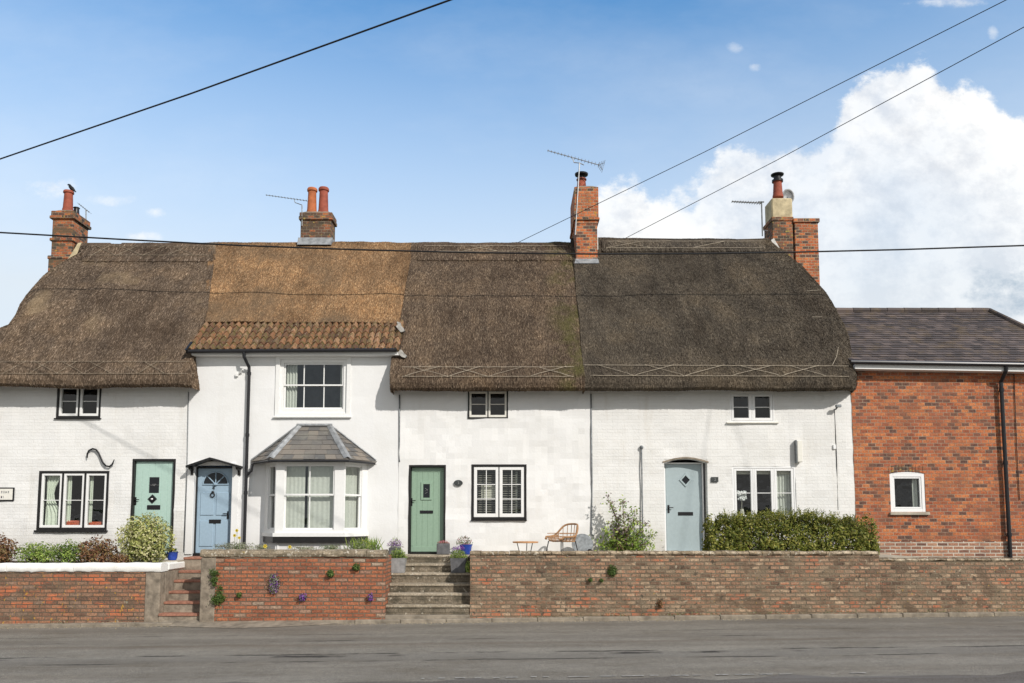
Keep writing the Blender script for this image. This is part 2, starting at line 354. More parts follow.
def roadmat():
    t = NT('worn_asphalt'); o = t.obj()
    sp = t.noise(o, 90, 3, .7)
    c = t.ramp(sp, [(.3, (.09,.082,.07,1)), (.5, (.198,.18,.153,1)), (.7, (.39,.355,.305,1))])
    band = t.noise(t.scalev(o, (.045, 1.25, 1)), 1., 3, .6)
    c = t.mix(1., c, t.ramp(band, [(.34, (.82,.79,.75,1)), (.47, (.98,.97,.95,1)), (.66, (1.08,1.08,1.07,1))]), 'MULTIPLY')
    x, y = t.sep(o)[0], t.sep(o)[1]
    n_f = t.noise(o, 7., 6, .75)
    c = t.mix(1., c, t.ramp(t.noise(t.scalev(o, (.35, .9, 1)), 1.3, 6, .7), [(.34, (.80,.77,.73,1)), (.5, (1,1,1,1)), (.68, (1.16,1.15,1.13,1))]), 'MULTIPLY')
    c = t.mix(1., c, t.ramp(n_f, [(.3, (.84,.83,.82,1)), (.7, (1.14,1.14,1.13,1))]), 'MULTIPLY')
    # polished wheel tracks and the rougher, darker far lane
    for (y0, w, amt, colr) in ((.75, .30, .35, (.135,.115,.095,1)), (.15, .16, .40, (.13,.098,.072,1)), (-1.15, .42, .30, (.15,.14,.125,1)), (2.3, .35, .35, (.13,.115,.095,1))):
        dy = t.math('ABSOLUTE', t.math('SUBTRACT', y, t.math('ADD', y0+.375, t.math('MULTIPLY', t.math('SUBTRACT', t.noise(t.scalev(o, (.25, 0, 0)), 1., 3), .5), .5))))
        f = t.mr(t.math('ADD', dy, t.math('MULTIPLY', t.math('SUBTRACT', n_f, .5), w*.9)), w, w*.4, 0, amt); c = t.mix(f, c, colr)
    # open seams filled with dark tar
    for (y0, w, th, seed) in ((-.78, .05, .49, 1.7), (-.98, .09, .55, 4.2), (-1.42, .035, .50, 8.8), (.62, .035, .55, 12.), (1.35, .02, .52, 21.)):
        wob = t.math('MULTIPLY', t.math('SUBTRACT', t.noise(t.scalev(o, (.4, 0, 0), loc=(seed, 0, 0)), 1., 5, .7), .5), .34)
        dy = t.math('ABSOLUTE', t.math('SUBTRACT', y, t.math('ADD', y0+.375, wob)))
        dy = t.math('ADD', dy, t.math('MULTIPLY', t.math('SUBTRACT', t.noise(t.scalev(o, (4., 14, 1)), 1., 6, .8), .5), w*2.6))
        br = t.mr(t.noise(t.scalev(o, (.42, 0, 0), loc=(seed*3, 0, 0)), 1., 4, .6), th-.03, th+.03)
        c = t.mix(t.math('MULTIPLY', t.mr(dy, w, w*.75), t.math('MULTIPLY', br, .9)), c, (.032,.028,.025,1))
    t.col(c).rough(.85); t.bump(sp, .6, .01); return t.m
M['road'] = roadmat()
def shouldermat():
    t = NT('broken_asphalt_edge'); o = t.obj(); sp = t.noise(o, 60, 4, .7)
    c = t.ramp(sp, [(.3, (.07,.06,.052,1)), (.55, (.16,.14,.12,1)), (.75, (.30,.26,.22,1))])
    c = t.mix(t.mr(t.noise(t.scalev(o, (.3, 3, 1)), 1.2, 5, .65), .5, .62, 0, .8), c, (.20,.185,.17,1))
    t.col(c).rough(.9); t.bump(sp, 1., .02); return t.m
M['shoulder'] = shouldermat()
M['kerb'] = plain('concrete_kerb', (.24,.205,.16), .9, var=.35, bump=.7, scale=6)
M['pavement'] = plain('gritty_pavement', (.27,.235,.19), .95, var=.4, bump=.8, scale=9)
M['line_paint'] = plain('worn_white_line', (.33,.31,.28), .8, var=.35, scale=20)
M['grass'] = plain('field_grass', (.06,.085,.03), .95, var=.4, bump=.8, scale=3)
M['paving'] = plain('pale_terrace_paving', (.42,.38,.31), .9, var=.3, bump=.5, scale=5)

# ------------------------------------------------------------------ helper builders
def wobble(x, z, amp, s=1.3, seed=0):
    return amp * (noise.noise(Vector((x*s, z*s, seed))) + .45*noise.noise(Vector((x*s*3.3, z*s*3.3, seed+5))))
def lines(a, b, res, extra):
    n = max(1, int(round((b-a)/res))); L = [a + (b-a)*i/n for i in range(n+1)]
    for e in extra:
        if a < e < b:
            L = [q for q in L if abs(q-e) > res*.35 or q in (a, b)]; L.append(e)
    return sorted(set(L))
def wall_mesh(x0, x1, z0, z1, y, holes, depth=.16, res=.16, amp=.012, seed=0, thick=.3, back=True):
    mb = MB(); xs = lines(x0, x1, res, [h[0] for h in holes] + [h[1] for h in holes]); zs = lines(z0, z1, res, [h[2] for h in holes] + [h[3] for h in holes])
    vid = {}
    def v(i, j):
        if (i, j) not in vid:
            vid[(i, j)] = len(mb.v); mb.v.append((xs[i], y + wobble(xs[i], zs[j], amp, seed=seed), zs[j]))
        return vid[(i, j)]
    solid = {}
    for i in range(len(xs)-1):
        for j in range(len(zs)-1):
            cx, cz = (xs[i]+xs[i+1])/2, (zs[j]+zs[j+1])/2
            solid[(i, j)] = not any(h[0] < cx < h[1] and h[2] < cz < h[3] for h in holes)
            if solid[(i, j)]: mb.f.append((v(i, j), v(i+1, j), v(i+1, j+1), v(i, j+1))); mb.m.append(0)
    def rev(a, b):   # reveal quad between two front verts
        pa, pb = mb.v[a], mb.v[b]; k = len(mb.v); mb.v += [(pa[0], y+depth, pa[2]), (pb[0], y+depth, pb[2])]
        mb.f.append((a, b, k+1, k)); mb.m.append(0)
    nx, nz = len(xs)-1, len(zs)-1
    for i in range(nx):
        for j in range(nz):
            if solid[(i, j)]: continue
            if i > 0 and solid[(i-1, j)]: rev(v(i, j), v(i, j+1))
            if i < nx-1 and solid[(i+1, j)]: rev(v(i+1, j+1), v(i+1, j))
            if j > 0 and solid[(i, j-1)]: rev(v(i+1, j), v(i, j))
            if j < nz-1 and solid[(i, j+1)]: rev(v(i, j+1), v(i+1, j+1))
    # outer edges
    for j in range(nz): rev(v(0, j+1), v(0, j)); rev(v(nx, j), v(nx, j+1))
    for i in range(nx): rev(v(i, nz), v(i+1, nz))
    if back:
        yb = back if isinstance(back, float) else 6.2
        mb.quad((x0, y+depth, z0), (x0, yb, z0), (x0, yb, z1), (x0, y+depth, z1))
        mb.quad((x1, y+depth, z0), (x1, yb, z0), (x1, yb, z1), (x1, y+depth, z1))
        mb.quad((x0, yb, z0), (x1, yb, z0), (x1, yb, z1), (x0, yb, z1))
    return mb

def frame_rect(mb, x0, x1, z0, z1, w, y0, y1, wb=None, wt=None, b=.004):
    wb = w if wb is None else wb; wt = w if wt is None else wt
    mb.bbox(x0, x0+w, y0, y1, z0, z1, b); mb.bbox(x1-w, x1, y0, y1, z0, z1, b)
    mb.bbox(x0+w, x1-w, y0, y1, z0, z0+wb, b); mb.bbox(x0+w, x1-w, y0, y1, z1-wt, z1, b)

def drape(mb, x0, x1, z0, z1, y, folds=6, amp=.03, taper=0., n=40):
    vs = []; rows = 8
    for j in range(rows+1):
        t = j/rows
        for i in range(n+1):
            u = i/n; xx = x0 + (x1-x0)*u
            if taper: xx = x0 + (x1-x0)*u*(1 - taper*math.sin(math.pi*min(1, (1-t)*1.3)) )
            vs.append((xx, y + amp*math.sin(u*folds*2*math.pi + .7*math.sin(t*3)), z0 + (z1-z0)*t))
    fs = [(j*(n+1)+i, j*(n+1)+i+1, (j+1)*(n+1)+i+1, (j+1)*(n+1)+i) for j in range(rows) for i in range(n)]
    mb.add(vs, fs)

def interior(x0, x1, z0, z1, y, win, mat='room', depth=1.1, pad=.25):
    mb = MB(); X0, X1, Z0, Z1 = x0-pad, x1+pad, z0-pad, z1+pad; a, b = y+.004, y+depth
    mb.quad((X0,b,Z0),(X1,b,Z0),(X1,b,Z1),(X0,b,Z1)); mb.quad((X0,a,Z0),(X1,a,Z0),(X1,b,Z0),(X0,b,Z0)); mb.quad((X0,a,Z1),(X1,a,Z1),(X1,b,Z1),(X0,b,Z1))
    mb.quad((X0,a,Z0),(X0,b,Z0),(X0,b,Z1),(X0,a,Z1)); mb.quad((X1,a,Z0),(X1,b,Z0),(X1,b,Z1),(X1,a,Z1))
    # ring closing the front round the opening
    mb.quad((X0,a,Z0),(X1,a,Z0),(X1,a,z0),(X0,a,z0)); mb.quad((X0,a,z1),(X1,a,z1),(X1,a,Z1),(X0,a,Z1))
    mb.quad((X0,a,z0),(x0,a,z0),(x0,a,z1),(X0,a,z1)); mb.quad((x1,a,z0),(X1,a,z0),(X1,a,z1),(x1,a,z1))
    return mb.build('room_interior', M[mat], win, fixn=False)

def casement_window(parent, R, ncas, rows=2, cols=1, trim=.05, trim_mat='black_paint', fw=.045, cw=.05, bar=.016, mat='white_paint', y=.02, sill=None, sill_mat=None,
                    label=None, curtains=(), mull=.03, room='room', extra=None, frame_y=-.012, rowpos=None):
    x0, x1, z0, z1 = R
    # outer frame = the window object
    mb = MB(); frame_rect(mb, x0-.003, x1+.003, z0-.003, z1+.003, trim, frame_y, .10)
    iw = (x1-x0-2*trim - mull*(ncas-1))/ncas
    for k in range(1, ncas): mb.bbox(x0+trim+iw*k+mull*(k-1), x0+trim+iw*k+mull*k, frame_y+.004, .10, z0+trim, z1-trim, .003)
    win = mb.build('window', M[trim_mat], parent)
    if label: win['label'] = label
    ca = MB(); gl = MB()
    for k in range(ncas):
        a = x0+trim+(iw+mull)*k+.002; b = a+iw-.004; c, d = z0+trim+.002, z1-trim-.002
        frame_rect(ca, a, b, c, d, cw, y-.012, .07, wb=cw*1.15)
        gx0, gx1, gz0, gz1 = a+cw, b-cw, c+cw*1.15, d-cw
        for r in range(1, rows):
            zz = gz0 + (gz1-gz0)*(rowpos[r-1] if rowpos else r/rows); ca.bbox(gx0, gx1, y, .055, zz-bar/2, zz+bar/2, .002)
        for q in range(1, cols):
            xx = gx0 + (gx1-gx0)*q/cols; ca.bbox(xx-bar/2, xx+bar/2, y+.002, .053, gz0, gz1, .002)
        gl.quad((gx0-.004, y+.028, gz0-.004), (gx1+.004, y+.028, gz0-.004), (gx1+.004, y+.028, gz1+.004), (gx0-.004, y+.028, gz1+.004))
    ca.build('casement', M[mat], win); gl.build('glass_pane', M['glass'], win, fixn=False)
    if sill:
        s = MB(); s.bbox(x0-sill[0], x1+sill[0], -sill[1], .04, z0-sill[2], z0-.004, .006); s.build('window_sill', M[sill_mat or trim_mat], win)
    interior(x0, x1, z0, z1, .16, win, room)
    for (kind, u0, u1, v0, v1, m) in curtains:
        c = MB(); X0, X1 = x0+(x1-x0)*u0, x0+(x1-x0)*u1; Z0, Z1 = z0+(z1-z0)*v0, z0+(z1-z0)*v1
        if kind == 'drape': drape(c, X0, X1, Z0, Z1, .15, max(2, int((X1-X0)/.07)), .015); c.build('curtain', M[m], win, smooth=True, fixn=False)
        elif kind == 'tied': drape(c, X0, X1, Z0, Z1, .15, 4, .02, .55); c.build('curtain', M[m], win, smooth=True, fixn=False)
        elif kind == 'box': c.bbox(X0, X1, .13, .18, Z0, Z1, .01); c.build('blind', M[m], win)
        elif kind == 'cushion': c.bbox(X0, X1, .13, .2, Z0, Z1, .03); c.build('cushion', M[m], win)
        elif kind == 'slats':
            n = int((Z1-Z0)/.05)
            for i in range(n):
                zz = Z0 + (Z1-Z0)*i/n; c.add([(X0,.12,zz), (X1,.12,zz), (X1,.155,zz+.02), (X0,.155,zz+.02)], [(0,1,2,3)])
            c.build('venetian_blind', M[m], win, fixn=False)
    return win

# ---- thatch
def tdisp(p, seed):
    return .055*noise.noise(Vector((p[0]*.7, p[1]*.7+seed, p[2]*.7))) + .03*noise.noise(Vector((p[0]*2.1, p[1]*2.1, p[2]*2.1+seed)))
def thatch(parent, rings, seed, mats, density, nx=70, fine=.85):
    """rings: (x0, x1, yf, zf, yb, zb, rL, rR)"""
    pts = []
    ns = 14
    for (x0, x1, yf, zf, yb, zb, rl, rr) in rings:
        L = []
        for i in range(nx+1):
            x = x0 + (x1-x0)*i/nx; yy = yf
            if rr > 0 and x > x1-rr: q = (x-(x1-rr))/rr; yy = yf + rr*(1-math.sqrt(max(0, 1-q*q)))
            if rl > 0 and x < x0+rl: q = ((x0+rl)-x)/rl; yy = yf + rl*(1-math.sqrt(max(0, 1-q*q)))
            L.append((x, yy))
        y_r = min(L[-1][1], (yf+yb)/2); y_l = min(L[0][1], (yf+yb)/2)
        for i in range(1, ns): L.append((x1, y_r + (yb-y_r)*i/ns))
        for i in range(31): L.append((x1 + (x0-x1)*i/30, yb))
        for i in range(1, ns): L.append((x0, yb + (y_l-yb)*i/ns))
        R = []
        for (x, y) in L:
            t = (y-yf)/max(1e-6, yb-yf); z = zf + (zb-zf)*min(1, max(0, t)); R.append((x, y, z))
        pts.append(R)
    N = len(pts[0]); vs = []; 
    for R in pts:
        for (x, y, z) in R:
            d = tdisp((x, y, z), seed); vs.append((x, y - .7*d, z + .65*d))
    fs = []
    for i in range(len(pts)-1):
        for k in range(N): fs.append((i*N+k, i*N+(k+1) % N, (i+1)*N+(k+1) % N, (i+1)*N+k))
    fs.append(tuple((len(pts)-1)*N+k for k in range(N)))
    mb = MB(); mb.add(vs, fs)
    bvh = BVHTree.FromPolygons([Vector(v) for v in vs], fs)
    # straw
    rng = random.Random(int(seed*10)+3)
    nf = len(fs)-1
    for fi in range(nf):
        k = fi % N
        f = fs[fi]; a, b, c, d = (Vector(vs[i]) for i in f)
        front = k < nx; side = (nx <= k < nx+ns) or k >= nx+ns+31-1
        n = (b-a).cross(d-a)
        if n.length < 1e-7: n = (c-b).cross(a-b)
        if n.length < 1e-8: continue
        area = ((b-a).cross(c-a).length + (c-a).cross(d-a).length)/2; n.normalize()
        if n.y > .35: continue
        if not (front or side): continue
        cnt = area*density; cnt = int(cnt) + (rng.random() < cnt-int(cnt))
        t = Vector((0,0,-1)); t = t - n*t.dot(n)
        if t.length < .2: t = Vector((0,-1,0)) - n*(-n.y)
        t.normalize(); s = n.cross(t)
        for _ in range(cnt):
            u, v = rng.random(), rng.random(); p = (a*(1-u)+b*u)*(1-v) + (d*(1-u)+c*u)*v
            ln = rng.uniform(.04, .13)*fine; w = rng.uniform(.005, .009)*fine; an = rng.gauss(0, .10)
            if n.z < .2: ln *= .6
            if rng.random() < .04: an = rng.uniform(-1, 1); w *= .8
            dr = (t*math.cos(an) + s*math.sin(an)); sd = n.cross(dr); lift = rng.uniform(.002, .011)
            p0 = p - dr*ln*.5 + n*.002; p1 = p + dr*ln*.5 + n*lift
            tw = n*rng.uniform(-.006, .006)
            mb.add([p0 - sd*w/2, p0 + sd*w/2, p1 + sd*w/2 + tw, p1 - sd*w/2 - tw], [(0,1,2,3)], 1)
    o = mb.build('thatched_roof', mats, parent, smooth=False, fixn=False)
    return o, bvh
def hit(bvh, px, py, off=.02):
    d = ray(px, py).normalized(); h = bvh.ray_cast(CAM, d)
    if h[0] is None: return None
    n = h[1]; n = n if n.dot(d) < 0 else -n
    return h[0] + n*off
def poly_on(bvh, pts, off=.02, step=6):
    out = []
    for (a, b) in zip(pts[:-1], pts[1:]):
        n = max(1, int(math.hypot(b[0]-a[0], b[1]-a[1])/step))
        for i in range(n + (1 if b is pts[-1] else 0)):
            q = hit(bvh, a[0]+(b[0]-a[0])*i/n, a[1]+(b[1]-a[1])*i/n, off)
            if q: out.append(q)
    return out

YR = 3.2                                   # ridge line
def yz_on(px, py, y): return WZ(px, py, y)
ZR = WZ(500, 243, YR)
def slope_rings(zl, x0f, x1f, hipR=None, hipL=None, zr=ZR, yr=YR, rl=.0, rr=.0, nsl=13, yl=-.50):
    """profile from under the eave round the lip up to the ridge"""
    P = [(.02, zl+.10), (-.25, zl+.03), (yl+.08, zl-.01), (yl+.01, zl+.05), (yl, zl+.16), (yl+.05, zl+.34)]
    y0, z0 = P[-1]
    for i in range(1, nsl+1):
        t = i/nsl; y = y0 + (yr-.16-y0)*t; z = z0 + (zr-.10-z0)*t + .16*math.sin(math.pi*t)*1.0
        P.append((y, z))
    P += [(yr-.10, zr-.045), (yr-.03, zr)]
    out = []
    for i, (y, z) in enumerate(P):
        yb = 2*yr - y
        out.append((x0f(z), x1f(z), y, z, yb, z, rl if i < len(P)-3 else 0, rr if i < len(P)-3 else 0))
    return out
def lerp_table(tab):
    tab = sorted(tab)
    def f(z):
        if z <= tab[0][0]: return tab[0][1]
        for (a, b) in zip(tab[:-1], tab[1:]):
            if z <= b[0]: return a[1] + (b[1]-a[1])*(z-a[0])/(b[0]-a[0])
        return tab[-1][1]
    return f

# ================================================================== SETTING
def gz(x): return .012*x
def sheet(name, x0, x1, y0, y1, dz, mat, nx=40, jit0=0., jit1=0., label=None):
    mb = MB(); vs = []; fs = []
    for i in range(nx+1):
        x = x0+(x1-x0)*i/nx
        a = y0 + (jit0*noise.noise(Vector((x*1.3, 3, 0))) if jit0 else 0); b = y1 + (jit1*noise.noise(Vector((x*1.3, 8, 0))) if jit1 else 0)
        vs += [(x, a, gz(x)+dz), (x, b, gz(x)+dz)]
    fs = [(2*i, 2*i+2, 2*i+3, 2*i+1) for i in range(nx)]
    mb.add(vs, fs); o = mb.build(name, mat, None, origin=(0, (y0+y1)/2, 0), fixn=False); return tag(o, label, kind='structure')
sheet('ground', -260, 260, -260, 260, -.06, M['grass'], 4)
sheet('road', -60, 60, -8.5, -1.9, 0., M['road'], 60)
sheet('road_edge', -60, 60, -9.6, -7.78, .005, M['shoulder'], 240, 0, .35)
sheet('far_pavement', -60, 60, -30, -9.5, .02, M['pavement'], 60)
# kerb stones
YK = -2.02
kb = MB(); x = -40.0
while x < 40:
    L = .9; xm = x+L/2
    pxk = 512 + xm/16*800
    if not (190 < pxk < 325) :
        sunk = -.012 if pxk < 190 else 0
        z = gz(xm)
        kb.bbox(x+.003, x+L-.003, YK + ru(-.006, .006), YK+.13, z-.1, z+.072+sunk+ru(-.004, .004), .012)
    x += L
tag(kb.build('kerb', M['kerb']), kind='structure')
sheet('pavement', -40, 40, YK+.125, -1.55, .058, M['pavement'], 60)
# mortar apron where the kerb dips in front of the red wall
ap = MB(); vs = []; n = 24
for i in range(n+1):
    px = 160 + (345-160)*i/n; x = WX(px, 618, -1.95); w = math.sin(math.pi*i/n)**1.5
    vs += [(x, -2.05-.42*w, gz(x)+.008), (x, -1.8, gz(x)+.09)]
ap.add(vs, [(2*i, 2*i+2, 2*i+3, 2*i+1) for i in range(n)])
tag(ap.build('mortar_apron', M['kerb'], fixn=False), kind='structure')
# worn white line near the camera side
ln = MB()
for (a, b) in ((424, 470), (476, 560), (566, 640), (646, 704), (710, 796), (802, 856)):
    x0, x1 = WX(a, 675, -7.3), WX(b, 675, -7.3); k = 14
    for i in range(k):
        if rnd() < .45: continue
        xa = x0+(x1-x0)*i/k; xb = x0+(x1-x0)*(i+1)/k; y = WX(0,0,0)*0 - 7.62 + .03*noise.noise(Vector((xa*2, 0, 0))); w = .03*ru(.5, 1.1)
        ln.quad((xa, y-w, gz(xa)+.010), (xb, y-w*ru(.6,1.2), gz(xb)+.010), (xb, y+w, gz(xb)+.010), (xa, y+w*ru(.6,1.2), gz(xa)+.010))
tag(ln.build('road_marking', M['line_paint'], fixn=False), kind='structure')

ZT = WZ(430, 553, 0)           # terrace level at the doors
YW = -1.78                     # front of the retaining walls
XS1a, XS1b = WX(160, 590, YW), WX(203, 590, YW)      # left steps
XS2a, XS2b = WX(386, 590, YW), WX(470, 590, YW)      # right steps
ZW = WZ(430, 553, YW)
XB = WX(853, 450, 0)           # party line with the brick house
def block(name, x0, x1, y0, y1, z0, z1, mat, **k):
    mb = MB(); mb.box(x0, x1, y0, y1, z0, z1); return tag(mb.build(name, mat), kind='structure')
block('garden_soil', -18, XS1a-.02, YW+.22, -.02, 0, WZ(80, 563.5, YW)-.03, M['soil'])
block('garden_soil', XS1b+.02, XS2a-.02, YW+.22, -.02, 0, ZT-.05, M['soil'])
block('terrace', XS2b+.02, XB+.6, YW+.22, -.02, 0, ZT-.02, M['paving'])
block('earth_bank', XB+.6, 20, YW+.22, -.02, 0, ZT-.12, M['soil'])
block('back_garden', -18, 20, .35, 40, 0, ZT-.06, M['grass'])

# ================================================================== COTTAGES
X01, X12, X23, X34 = -13.4, WX(187, 450, 0), WX(399, 450, 0), WX(591, 450, 0)
HB = .6   # wall bottom z
zl1, zl3, zl4 = WZ(100, 387, -.45), WZ(480, 390.5, -.45), WZ(700, 389.5, -.45)

# ---------------- cottage 1 (far left)
c1 = empty('cottage', (-10, 0, ZT), 'whitewashed brick cottage with mint green door at the left end under grey-brown thatch', 'cottage', 'cottages of the thatched terrace')
rA1, rA2, rAd = RECT(57, 384.5, 101, 418), RECT(38, 471, 108, 530), RECT(131, 459, 174, 554)
rAd = (rAd[0], rAd[1], ZT-.05, rAd[3])
wall_mesh(X01, X12-.004, HB, zl1+.32, 0, [rA1, rA2, rAd], seed=1, amp=.03).build('wall', M['white_brick'], c1, fixn=False)
casement_window(c1, rA1, 2, 2, trim=.045, sill=(.03, .05, .03), label='small black-framed upper window', mull=.03)
casement_window(c1, rA2, 3, 2, trim=.05, sill=(.03, .06, .05), label='wide three-light window with tied white curtain', curtains=(('tied', .06, .30, .08, .95, 'curtain'), ('drape', .36, .42, .08, .95, 'curtain'), ('drape', .68, .73, .08, .95, 'curtain'), ('cushion', .36, .60, .06, .16, 'red_cloth'), ('cushion', .68, .9, .06, .14, 'red_cloth')), mull=.035)

def door(parent, R, mat, frame_mat='black_paint', fw=.05, y=.06, label=None, planks=6, frame_y=-.01):
    x0, x1, z0, z1 = R; mb = MB()
    a, b, c, d = x0+fw, x1-fw, z0+.04, z1-fw
    mb.box(a, b, y+.006, y+.05, c, d)
    if planks:
        w = (b-a)/planks
        for i in range(planks): mb.bbox(a+w*i+.002, a+w*(i+1)-.002, y, y+.03, c+.005, d-.005, .004)
    leaf = mb.build('front_door', mat, parent)
    if label: leaf['label'] = label
    fr = MB(); fr.bbox(x0-.003, a-.003, frame_y, y+.054, z0, z1+.003, .005); fr.bbox(b+.003, x1+.003, frame_y, y+.054, z0, z1+.003, .005); fr.bbox(a-.003, b+.003, frame_y, y+.054, d+.003, z1+.003, .005)
    fr.bbox(a-.003, b+.003, -.02, y+.054, z0-.05, z0+.035, .005)
    fr.box(x0, x1, y+.055, y+.065, z0, z1)
    fr.build('door_frame', M[frame_mat], leaf)
    return leaf, (a, b, c, d, y)
def sub(leaf, name, mat, fn, **k):
    mb = MB(); fn(mb); return mb.build(name, M[mat], leaf, **k)
leafA, (a, b, c, d, y) = door(c1, rAd, M['mint'], label='mint green plank door with diamond knocker')
R = RECT(148, 477, 158, 493); sub(leafA, 'door_light', 'dark_glass', lambda m: m.bbox(R[0], R[1], y-.004, y+.01, R[2], R[3], .004))
def tracery(m):
    cx, cz = (R[0]+R[1])/2, (R[2]+R[3])/2
    for s in (-1, 1): m.tube([(cx+s*.05, y-.012, cz+.012*s), (cx+s*.02, y-.012, cz+.025), (cx, y-.012, cz), (cx+s*.02, y-.012, cz-.02)], .006, 5)
    m.tube([(R[0], y-.012, cz), (R[1], y-.012, cz)], .004, 5)
sub(leafA, 'door_light_tracery', 'alu', tracery)
def knockA(m):
    p = W(152.5, 499, y); s = .105
    m.prismy([(p.x-s, p.z), (p.x, p.z-s), (p.x+s, p.z), (p.x, p.z+s)], y-.014, y+.004)
    m.tube([(p.x+.04*math.cos(t), y-.03, p.z+.04*math.sin(t)) for t in [i*math.pi/6 for i in range(12)]], .012, 5, closed=True)
sub(leafA, 'knocker', 'black_iron', knockA)
sub(leafA, 'knocker_centre', 'white_paint', lambda m: m.lathe((WX(152.5, 499, y), y-.02, WZ(152.5, 499, y)-.02), [(.001, 0), (.026, .005), (.03, .02), (.026, .035), (.001, .04)], 10))
R2 = RECT(146, 505, 159, 509.5); sub(leafA, 'letterbox', 'black_iron', lambda m: m.bbox(R2[0], R2[1], y-.014, y+.004, R2[2], R2[3], .004))
def handle(m, px, py, y, s=1):
    p = W(px, py, y); m.bbox(p.x-.022, p.x+.022, y-.012, y+.003, p.z-.09, p.z+.09, .004); m.tube([(p.x, y-.01, p.z+.03), (p.x, y-.05, p.z+.03), (p.x+s*.10, y-.05, p.z+.03)], .011, 6)
sub(leafA, 'door_handle', 'black_iron', lambda m: handle(m, 135.5, 501, y))
# thatch: hips down to the left
xr1 = -12.4
hipL1 = lerp_table([(zl1, -13.75), (zl1+.5, -13.7), (WZ(0, 322, 0.9), -12.45+.2), (WZ(15, 297, 1.4), WX(16, 297, 1.6)), (WZ(45, 272, 2.3), WX(38, 275, 2.3)), (ZR-.1, WX(78, 244, YR)), (ZR, WX(80, 243, YR))])
endR1 = lerp_table([(zl1, WX(192, 386, -.45)), (zl1+.9, WX(193, 345, -.1)), (zl1+1.15, X12+.1), (zl1+2.0, X12+.02), (ZR, X12-.62)])
G = lambda r, g, b: (r, g, b, 1)
tm1 = thatchmat('thatch_grey_brown', [G(0.066,0.046,0.031), G(0.119,0.084,0.058), G(0.176,0.130,0.095), G(0.264,0.197,0.142)], (G(.34,.25,.15), .60, .72), seed=1)
ts1 = thatchmat('straw_grey_brown', [G(0.048,0.034,0.024), G(0.136,0.099,0.071), G(0.220,0.168,0.125), G(0.370,0.286,0.215)], (G(.36,.27,.17), .60, .72), True, 1)
DEN = 2200
rf1, bv1 = thatch(c1, slope_rings(zl1, hipL1, endR1, rl=.8), 1.0, [tm1, ts1], DEN*.9)
def liggers(parent, bvh, px0, px1, pya, pyb, pitch, ridge=None, slope=0., nm='ligger_rods', off=0., mt='ligger'):
    m = MB(); r = .0058
    f = lambda px: slope*(px-px0)
    for k, yy in enumerate((pya, pyb)):
        q = poly_on(bvh, [(px0+i*(px1-px0)/30, yy + f(px0+i*(px1-px0)/30) + .5*noise.noise(Vector((i*.7, yy, 0)))) for i in range(31)], .035+off)
        if len(q) > 2: m.tube(q, r, 5)
    x = px0+3
    while x + pitch < px1:
        e = ru(-3, 3); dy = f(x)
        for (u0, v0, u1, v1) in ((x, pyb, x+pitch*.8+e, pya), (x+pitch*.2, pya, x+pitch, pyb)):
            if rnd() < .2: continue
            q = poly_on(bvh, [(u0, v0+dy+ru(-.6,.6)), (u1, v1+dy+ru(-.6,.6))], .038+off, 4)
            if len(q) > 1: m.tube(q, r*ru(.7, 1.1), 5)
        x += pitch
    return m.build(nm, M[mt], parent)
def ridge_cap(parent, bvh, px0, px1, pyt, pyb, mats, seed):
    m = MB(); cols = int((px1-px0)/4); rows = 6; V = []
    for i in range(cols+1):
        px = px0 + (px1-px0)*i/cols
        for j in range(rows+1):
            py = pyb + (pyt-pyb)*j/rows
            q = None
            for tr in range(6):
                q = hit(bvh, px, py+tr*.8, .034 if j > 0 else .02)
                if q: break
            V.append(q)
    for i in range(cols):
        for j in range(rows):
            ids = [i*(rows+1)+j, (i+1)*(rows+1)+j, (i+1)*(rows+1)+j+1, i*(rows+1)+j+1]
            if all(V[k] is not None for k in ids): m.quad(*[V[k] for k in ids])
        a, b = V[i*(rows+1)], V[(i+1)*(rows+1)]
        if a and b: m.quad(a + Vector((0,.06,-.05)), b + Vector((0,.06,-.05)), b, a)
    # straw on the cap
    rng = random.Random(seed)
    for i in range(int((px1-px0)*11)):
        px = rng.uniform(px0, px1); py = rng.uniform(pyt+1, pyb-1); q = hit(bvh, px, py, .04)
        if not q: continue
        ln = rng.uniform(.07, .18); w = rng.uniform(.006, .014); an = rng.gauss(0, .2)
        dr = Vector((math.sin(an), -.64*math.cos(an), -.77*math.cos(an))); sd = Vector((math.cos(an), 0, -math.sin(an)))
        p1 = q + dr*ln + Vector((0,-.012,.01)); m.add([q-sd*w/2, q+sd*w/2, p1+sd*w/2, p1-sd*w/2], [(0,1,2,3)], 1)
    return m.build('ridge_cap', mats, parent, fixn=False)
liggers(rf1, bv1, 1, 193, 362.5, 374, 27, mt='ligger_old')
ridge_cap(rf1, bv1, 82, 216, 244, 262, [tm1, ts1], 5)
liggers(rf1, bv1, 88, 210, 248, 257, 26, mt='ligger_old', nm='ridge_rods', off=.02)

